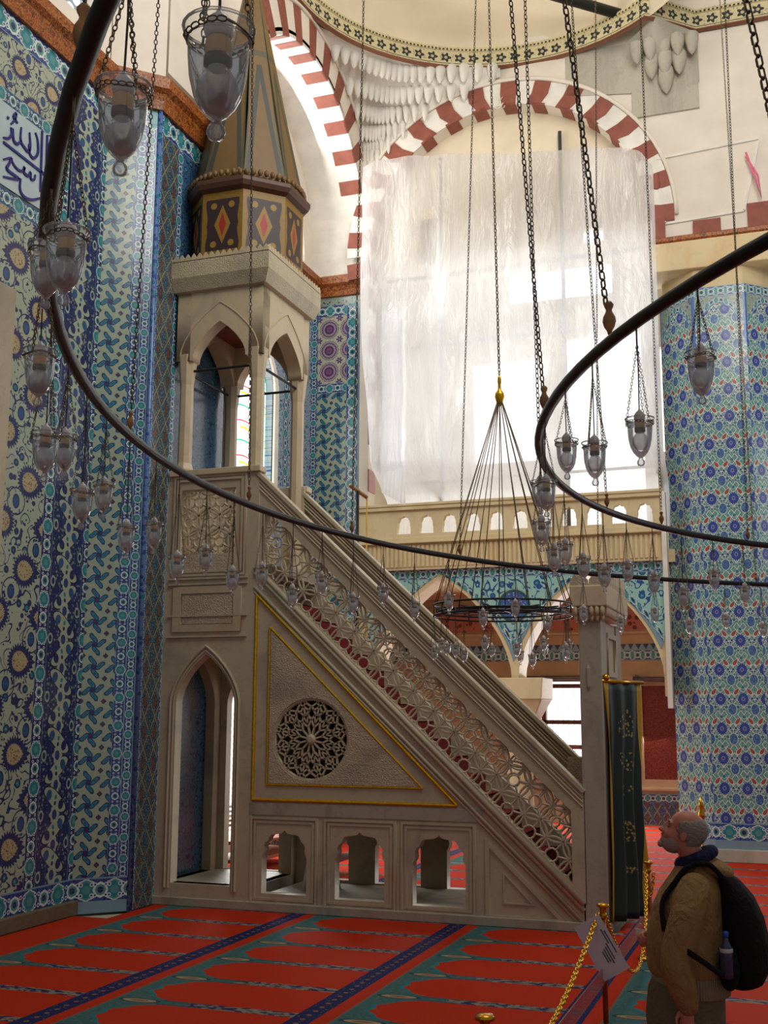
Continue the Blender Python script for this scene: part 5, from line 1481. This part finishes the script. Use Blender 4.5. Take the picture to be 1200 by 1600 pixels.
# ================================================================== POSTS, CHAINS, SIGN
def post(x, y, lab, tilt=0.0):
    r = empty('barrier_post', (x, y, 0), lab, 'post', 'brass barrier posts')
    T = Matrix.Translation((0, 0, 0)) @ Matrix.Rotation(tilt, 4, 'Y')
    def ad(b, nm, mat):
        o = b.build(nm, mat, None, smooth=True); o.parent = r; return o
    ad(MB().lathe([(.13, 0), (.13, .015), (.11, .03), (.03, .045), (.02, .06)], 20), 'base', M['brass'])
    ad(MB().lathe([(.020, .05), (.020, .84)], 14, T), 'pole', M['copper'])
    ad(MB().lathe([(.024, .84), (.024, .86), (.026, .875), (.046, .882), (.048, .895), (.040, .905), (.0005, .910)], 18, T, False), 'brass_cap', M['brass'])
    ad(MB().lathe([(.024, .80), (.028, .81), (.028, .83), (.024, .84)], 14, T), 'hook_ring', M['brass'])
    return r
PX = -1.49
post(PX, 9.09, 'brass capped barrier post with the paper sign, left of the man')
post(PX, 11.82, 'slim barrier post with looped gold chain, just left of the man\'s chest')
post(PX, 5.62, 'barrier post of which only the brass cap shows at the bottom edge')
fin = empty('gilt_finial_stand', (-1.55, 18.8, 0), 'gilt pointed finial of a stand behind the man\'s head before the tiled pillar', 'stand')
o = MB().lathe([(.12, 0), (.12, .03), (.02, .06), (.016, .70), (.05, .74), (.06, .80), (.03, .88), (.045, .92), (.035, .98), (.001, 1.08)], 14).build('finial', M['brass'], None, smooth=True); o.parent = fin
def gold_chain(p, q, sag, lab, L=.045, w=.006, lat=Vector((0, 0, 0))):
    p, q = Vector(p), Vector(q); n_ = 40; pts = []
    for i in range(n_+1):
        t = i/n_; s = 4*t*(1-t); pts.append(p.lerp(q, t)-Vector((0, 0, sag*s))+lat*s)
    b = MB(); k = 0
    # walk the curve link by link
    seg = [(b_-a_).length for a_, b_ in zip(pts, pts[1:])]; tot = sum(seg); m_ = int(tot/(L*.62))
    def at(s):
        for a_, b_, l in zip(pts, pts[1:], seg):
            if s <= l: return a_.lerp(b_, s/l)
            s -= l
        return pts[-1]
    for i in range(m_):
        a_ = at(tot*i/m_); c_ = at(min(tot, tot*(i+1)/m_)); t = (c_-a_).normalized(); u_ = t.orthogonal().normalized()
        u_ = Quaternion(t, i*1.25) @ u_; m0 = (a_+c_)/2
        b.tube([m0+t*(L*.5*math.cos(2*PI*j/8))+u_*(L*.3*math.sin(2*PI*j/8)) for j in range(8)], w, 5, True)
    return tag(b.build('barrier_chain', M['gold_chain'], smooth=True), lab, 'barrier chain')
M['gold_chain'] = plain('gold_chain', rgb(226, 180, 70), .22, 1, .05, 30)
gold_chain((PX-.03, 9.07, .84), (PX, 5.65, .84), .52, 'thick gold link chain drooping from the signed post towards the bottom edge', .05, .0075, Vector((-.12, 0, 0)))
gold_chain((PX+.02, 9.1, .80), (PX-.02, 11.8, .82), .62, 'gold link chain swagged between the signed post and the farther post', .045, .0065, Vector((.06, 0, 0)))
gold_chain((PX-.04, 11.80, .80), (PX+.05, 11.80, .80), .22, 'short loops of gold chain wound round the farther post', .045, .0065)
# clear barrier strip between the posts
b = MB(); b.box(PX-.006, PX+.004, 7.2, 11.75, .34, .46)
tag(b.build('barrier_strip', M['acrylic'], bevel=.002), 'low reddish see-through strip running between the barrier posts', 'barrier')
# paper sign
sg = empty('paper_sign', (PX-.03, 9.0, .82), 'white paper sign in a plastic sleeve hanging askew from the nearest standing post', 'sign')
pg = plate('paper', [rect(0, .215, -.42, 0)], .002, plain('paper', rgb(204, 200, 208), .3, 0, .02, 3), None)
mmx = frame((PX-.20, 8.98, .735), Vector((.86, .0, .52)), Vector((-.50, .0, .86)))
pg.matrix_world = mmx; pg.parent = sg; pg.matrix_parent_inverse = sg.matrix_basis.inverted()
M['ink'] = plain('print_ink', rgb(84, 84, 92), .6)
random.seed(3)
for i, (y0, y1) in enumerate(((-.12, -.28), (-.10, -.20), (-.20, -.32), (-.22, -.33), (-.23, -.32), (-.24, -.30))):
    x = .185-i*.018; y = y0; b = MB()
    while y > y1:
        l = .008+.016*random.random(); b.box(x, x+.009, y-l, y+.004, .0, .0015, None); y -= l+.003
    o = b.build('text_line', M['ink']); o.matrix_world = mmx; o.parent = sg; o.matrix_parent_inverse = sg.matrix_basis.inverted()
# pink ribbon high at the right edge
tag(MB().tube([(-.42, 19.95, 11.98), (-.30, 19.9, 11.5), (-.2, 19.9, 11.06), (-.24, 19.9, 11.5), (-.42, 19.95, 11.9)], .018, 5).build('pink_ribbon', M['pinkribbon'], smooth=True), 'thin pink ribbon tied near the thick chain at the top right edge', 'ribbon')

# ================================================================== THE MAN
dep = 6.2
bp = Vector((0, 0, CAMH))+(Fv+Rv*((1085-600)/1816)-Uv*((1400-800)/1816))*dep
Fh = Vector((-math.sin(YAW), math.cos(YAW), 0)); Rh = Vector((math.cos(YAW), math.sin(YAW), 0))
fd = (-Rh*math.cos(D(14))+Fh*math.sin(D(14))).normalized()
rz = math.atan2(fd.y, fd.x)
man = empty('person', (bp.x, bp.y, 0), 'grey bearded man in tan hooded jacket looking up, wearing a black backpack', 'person', None, rz)
def madd(b, nm, mat, smooth=True, remesh=0, sub=0, par=None):
    o = b.build(nm, mat, None, smooth=smooth); o.parent = par or man
    if remesh:
        r = o.modifiers.new('r', 'REMESH'); r.mode = 'VOXEL'; r.voxel_size = remesh; r.use_smooth_shade = True
        s = o.modifiers.new('s', 'SMOOTH'); s.factor = .5; s.iterations = 3
    if sub: s = o.modifiers.new('ss', 'SUBSURF'); s.levels = sub; s.render_levels = sub
    return o
HM = Matrix.Translation((.045, 0, 1.675)) @ Matrix.Rotation(-D(22), 4, 'Y')
def he(b, c, r): b.ell((0, 0, 0), (1, 1, 1)) if False else bmesh.ops.create_uvsphere(b.b, u_segments=20, v_segments=14, radius=1, matrix=HM @ Matrix.Translation(c) @ Matrix.Diagonal((r[0], r[1], r[2], 1)))
def m_skin():
    n = NT('skin'); f = n.noise(None, 9, 3)
    n.bump(n.noise(None, 60, 2), .15, .004)
    return n.done(n.mix(rgb(176, 108, 84), rgb(196, 120, 98), f), .5)
M['skin'] = m_skin()
def limb(b, P, R, seg=14):
    P = smooth_path([tuple(p) for p in P], 4); k = len(P); n0 = len(R)
    rr = [R[min(n0-1, int(i/(k-1)*(n0-1)))]*(1-((i/(k-1)*(n0-1)) % 1))+R[min(n0-1, int(i/(k-1)*(n0-1))+1)]*((i/(k-1)*(n0-1)) % 1) for i in range(k)]
    b.tube(P, rr, seg)
    for p, r in ((P[0], rr[0]), (P[-1], rr[-1])): b.ell(p, (r, r, r), 12, 8)
def loft(b, st, seg=28, cap=True):
    rings = []
    for z, cx_, rx, ry, *e in st:
        cy_ = e[0] if e else 0
        rings.append([b.b.verts.new((cx_+rx*math.cos(2*PI*i/seg), cy_+ry*math.sin(2*PI*i/seg), z)) for i in range(seg)])
    for p, q in zip(rings, rings[1:]):
        for i in range(seg): b.b.faces.new((p[i], p[(i+1) % seg], q[(i+1) % seg], q[i]))
    if cap: b.b.faces.new(rings[0][::-1]); b.b.faces.new(rings[-1])
b = MB()
for c, r in (((-.015, 0, .035), (.098, .077, .084)), ((.03, 0, -.03), (.068, .062, .085)), ((.038, 0, -.085), (.055, .05, .036)), ((.076, 0, .022), (.020, .05, .013)),
             ((.096, 0, -.008), (.016, .011, .028)), ((.110, 0, -.030), (.019, .016, .013)), ((.100, .012, -.034), (.012, .009, .009)), ((.100, -.012, -.034), (.012, .009, .009)),
             ((.062, .036, -.036), (.028, .024, .028)), ((.062, -.036, -.036), (.028, .024, .028)),
             ((.092, 0, -.060), (.011, .025, .006)), ((.089, 0, -.071), (.011, .023, .006)), ((.080, 0, -.098), (.022, .027, .020)),
             ((-.008, .079, -.014), (.019, .009, .032)), ((-.008, -.079, -.014), (.019, .009, .032)), ((.0, .072, -.012), (.014, .014, .02)), ((.0, -.072, -.012), (.014, .014, .02))):
    he(b, c, r)
nk = HM @ Vector((-.02, 0, -.05))
limb(b, [nk, (-.0, 0, 1.55), (-.02, 0, 1.46)], [.062, .062, .075])
loft(b, [(.86, 0, .13, .17), (1.0, .02, .14, .17), (1.2, .02, .13, .17), (1.38, .0, .12, .18), (1.46, -.01, .08, .13), (1.5, -.01, .05, .06)])
# near (left) arm down into the pocket, far arm forward with a bent elbow
limb(b, [(0, .17, 1.41), (.05, .22, 1.25), (.11, .235, 1.08), (.09, .235, .96), (.055, .215, .84)], [.055, .048, .042, .036, .028])
limb(b, [(0, -.17, 1.41), (.0, -.22, 1.25), (.02, -.23, 1.10), (.12, -.18, 1.09), (.215, -.08, 1.12)], [.055, .048, .042, .036, .026])
def hand(b, M0, curl=.5):
    """palm along local x, thumb on +y side"""
    T = lambda p: M0 @ Vector(p)
    limb(b, [T((0, 0, 0)), T((.045, 0, 0)), T((.085, 0, -.004))], [.024, .034, .030], 10)
    for k, (y, L_) in enumerate(((.030, .072), (.011, .080), (-.009, .074), (-.028, .060))):
        a = 0; p = Vector((.082, y, -.002)); pts = [T(p-Vector((.02, 0, 0))), T(p)]
        for s in range(3):
            a += curl*(.7+.3*s); p = p+Vector((math.cos(a), 0, -math.sin(a)))*(L_/3); pts.append(T(p))
        b.tube(pts, [.009, .0095, .009, .008, .0065], 8); b.ell(pts[-1], (.0068, .0068, .0068), 8, 6)
    pts = [T((.015, .02, 0)), T((.040, .046, -.008)), T((.062, .054, -.022)), T((.080, .050, -.036))]
    b.tube(pts, [.013, .012, .010, .008], 8); b.ell(pts[-1], (.008, .008, .008), 8, 6)
hand(b, Matrix.Translation((.052, .213, .83)) @ Euler((D(90), D(82), 0)).to_matrix().to_4x4(), .35)
hand(b, Matrix.Translation((.21, -.085, 1.12)) @ Euler((D(60), 0, D(35))).to_matrix().to_4x4(), .75)
for s in (1, -1):
    limb(b, [(.0, .09*s, .9), (.015, .1*s, .5), (-.01, .1*s, .12)], [.085, .06, .04])
    b.ell((.06, .1*s, .045), (.13, .048, .04), 14, 8)
madd(b, 'body', M['skin'], remesh=.0065)
# eyes and brows
b = MB()
for s in (1, -1): he(b, (.0815, .030*s, .004), (.009, .012, .0075))
madd(b, 'eye', plain('eye_white', rgb(120, 96, 88), .3))
b = MB()
for s in (1, -1): he(b, (.0895, .030*s, .004), (.002, .0045, .0045))
madd(b, 'iris', plain('iris', rgb(40, 30, 26), .2))
b = MB()
for s in (1, -1): he(b, (.091, .032*s, .030), (.008, .020, .0045))
madd(b, 'eyebrow', plain('brow_hair', rgb(120, 100, 88), .8))
def m_hair(nm, c1, c2):
    n = NT(nm); f = n.noise(n.stretch(n.obj(), 40, 40, 160), 1, 2)
    n.bump(f, .6, .004); return n.done(n.mix(c1, c2, f), .75)
def patch(c, r, keep, nm, mat, fuzz=.0025, thick=.006):
    b = MB(); bmesh.ops.create_uvsphere(b.b, u_segments=64, v_segments=48, radius=1, matrix=Matrix.Translation(c) @ Matrix.Diagonal((r[0], r[1], r[2], 1)))
    dead = [f for f in b.b.faces if not keep(f.calc_center_median())]; bmesh.ops.delete(b.b, geom=dead, context='FACES')
    random.seed(5)
    for v in b.b.verts: v.co += (v.co-Vector(c)).normalized()*random.uniform(-fuzz, fuzz)
    bmesh.ops.transform(b.b, matrix=HM, verts=b.b.verts)
    o = madd(b, nm, mat); s = o.modifiers.new('t', 'SOLIDIFY'); s.thickness = thick; s.offset = 0; return o
M['hair'] = m_hair('grey_hair', rgb(112, 100, 90), rgb(160, 148, 136)); M['beard'] = m_hair('grey_beard', rgb(140, 112, 98), rgb(170, 150, 138))
patch((-.019, 0, .028), (.101, .083, .088), lambda p: p.x < .030-2.2*max(0, p.z-.055)-.55*max(0, .0-p.z)+.006*math.sin(p.z*160+p.y*90) and p.z > -.078 and p.x < .036 and p.x < -.02+abs(p.y)*.75, 'hair', M['hair'])
patch((-.022, 0, -.0), (.088, .076, .09), lambda p: p.x < -.035 and p.z < .03, 'hair', M['hair'])
patch((.034, 0, -.062), (.066, .0585, .064), lambda p: p.z < -.045-.55*max(0, p.x-.045) and p.x > -.012, 'beard', M['beard'], .0008, .004)
b = MB()
he(b, (.101, 0, -.0515), (.007, .024, .005)); he(b, (.088, 0, -.101), (.018, .027, .021))
madd(b, 'beard', M['beard'])
# clothes
def m_cloth(nm, c1, c2, sc=6, rib=0):
    n = NT(nm); f = n.noise(n.stretch(n.obj(), 1, 1, .6), sc, 4, .6, .8); u, v, w = n.xy()
    h = f
    if rib: h = f*.3+((ang(n, v, u)*90.0).sin())*.3
    n.bump(h, .9, .06 if not rib else .008); return n.done(n.mix(c1, c2, f), .85, 0, .2)
tan = m_cloth('tan_jacket', rgb(134, 104, 64), rgb(158, 126, 80), 9)
b = MB()
loft(b, [(.955, .045, .205, .215), (1.0, .05, .212, .222), (1.1, .055, .208, .228), (1.2, .05, .200, .230), (1.3, .035, .185, .232), (1.38, .015, .165, .228), (1.44, .0, .135, .20), (1.49, -.01, .11, .13), (1.52, -.01, .10, .105)])
limb(b, [(.0, .175, 1.405), (.04, .235, 1.29), (.095, .262, 1.12), (.105, .262, 1.03), (.080, .25, .94), (.055, .228, .845)], [.085, .088, .082, .080, .075, .056])
limb(b, [(.0, -.175, 1.405), (.0, -.235, 1.29), (.02, -.25, 1.12), (.10, -.21, 1.08), (.185, -.11, 1.11)], [.085, .088, .080, .07, .05])
madd(b, 'jacket', tan, remesh=.010)
b = MB(); b.ell((-.105, 0, 1.495), (.095, .125, .052), 20, 12, Matrix.Rotation(D(-18), 4, 'Y')); b.ell((-.15, 0, 1.47), (.06, .10, .05), 16, 10)
madd(b, 'hood', tan, remesh=.010)
b = MB(); ringp = []
for i in range(28):
    a = 2*PI*i/28; ringp.append((-.018+.082*math.cos(a), .086*math.sin(a), 1.545-.035*math.cos(a)))
b.tube(ringp, .036, 10, True); madd(b, 'navy_collar', m_cloth('navy_fleece', rgb(26, 28, 56), rgb(40, 42, 78), 20), remesh=.010)
b = MB(); loft(b, [(.855, .03, .188, .200), (.86, .03, .196, .206), (.92, .035, .200, .212), (.99, .045, .198, .21)]); madd(b, 'knitted_hem', m_cloth('knit', rgb(132, 118, 96), rgb(152, 138, 112), 14, 1))
b = MB(); loft(b, [(.44, .06, .19, .20), (.6, .065, .20, .205), (.75, .07, .205, .208), (.88, .06, .198, .205), (.95, .045, .18, .195)])
for s in (1, -1): limb(b, [(.055, .10*s, .78), (.05, .105*s, .45), (.0, .105*s, .08)], [.115, .095, .075])
madd(b, 'trousers', m_cloth('grey_trousers', rgb(92, 84, 68), rgb(112, 102, 84), 5), remesh=.012)
b = MB()
for s in (1, -1): b.ell((.07, .105*s, .045), (.15, .058, .055), 16, 10)
madd(b, 'shoe', plain('dark_shoe', rgb(40, 32, 28), .6))
# backpack, straps, bottle: worn things hang from him but are things of their own
bk = empty('backpack', (bp.x, bp.y, 0), 'black backpack with side pocket worn on the bearded man\'s back', 'backpack', None, rz)
black = m_cloth('black_nylon', rgb(16, 14, 16), rgb(26, 22, 24), 8)
b = MB(); loft(b, [(.90, -.22, .06, .10), (.92, -.23, .10, .14), (1.0, -.245, .125, .165), (1.12, -.245, .130, .17), (1.25, -.235, .118, .165), (1.36, -.21, .095, .15), (1.44, -.17, .065, .12), (1.475, -.14, .035, .09)])
madd(b, 'pack_body', black, remesh=.012, par=bk)
def strap(b, P, w, t, side):
    P = [Vector(p) for p in smooth_path(P, 6)]; rings = []
    for i, p in enumerate(P):
        d = (P[min(i+1, len(P)-1)]-P[max(i-1, 0)]).normalized(); o_ = Vector((0, 1, 0)) if w > .04 else Vector((0, 0, 1)); o_ = (o_-d*o_.dot(d)).normalized(); u_ = d.cross(o_)
        rings.append([b.b.verts.new(p+o_*(a*w/2)+u_*(c*t/2)) for a, c in ((-1, -1), (1, -1), (1, 1), (-1, 1))])
    for p, q in zip(rings, rings[1:]):
        for k in range(4): b.b.faces.new((p[k], p[(k+1) % 4], q[(k+1) % 4], q[k]))
    b.b.faces.new(rings[0][::-1]); b.b.faces.new(rings[-1])
for s in (1, -1):
    b = MB(); strap(b, [(-.16, .10*s, 1.44), (-.08, .12*s, 1.525), (.02, .125*s, 1.515), (.10, .14*s, 1.43), (.165, .17*s, 1.33), (.16, .215*s, 1.20)], .07, .024, s)
    madd(b, 'shoulder_strap', black, par=bk)
    b = MB(); strap(b, [(.06, .322*s, 1.13), (-.02, .325*s, 1.08), (-.10, .27*s, 1.02), (-.17, .16*s, .97)], .028, .01, s)
    madd(b, 'lower_strap', black, par=bk)
b = MB(); b.ell((-.155, .175, 1.02), (.055, .045, .11), 14, 10); madd(b, 'side_pocket', black, par=bk)
bt = empty('water_bottle', (bp.x, bp.y, 0), 'clear drinks bottle with a blue cap in the backpack side pocket', 'bottle', None, rz)
mb_ = Matrix.Translation((-.145, .205, .98))
madd(MB().lathe([(.030, 0), (.032, .02), (.032, .13), (.030, .15), (.014, .185), (.013, .20)], 16, mb_), 'bottle_body', plain('dark_bottle', rgb(60, 58, 84), .12), par=bt)
madd(MB().lathe([(.015, .20), (.016, .202), (.016, .225), (.013, .228)], 14, mb_), 'blue_cap', plain('blue_cap', rgb(30, 62, 150), .4), par=bt)
madd(MB().lathe([(.033, .125), (.0335, .13), (.0335, .142), (.033, .145)], 16, mb_), 'label_band', plain('silver_band', rgb(190, 190, 196), .3), par=bt)
tag(plate('folded_paper', [rect(0, .10, 0, .035)], .002, plain('folded_paper', rgb(222, 212, 206), .6), mw=Matrix.Translation((bp.x, bp.y, 0)) @ Matrix.Rotation(rz, 4, 'Z') @ frame((.225, -.03, 1.115), (.9, -.35, .1), (0, .1, 1))), 'small folded white paper held in front of the bearded man\'s belly', 'paper')
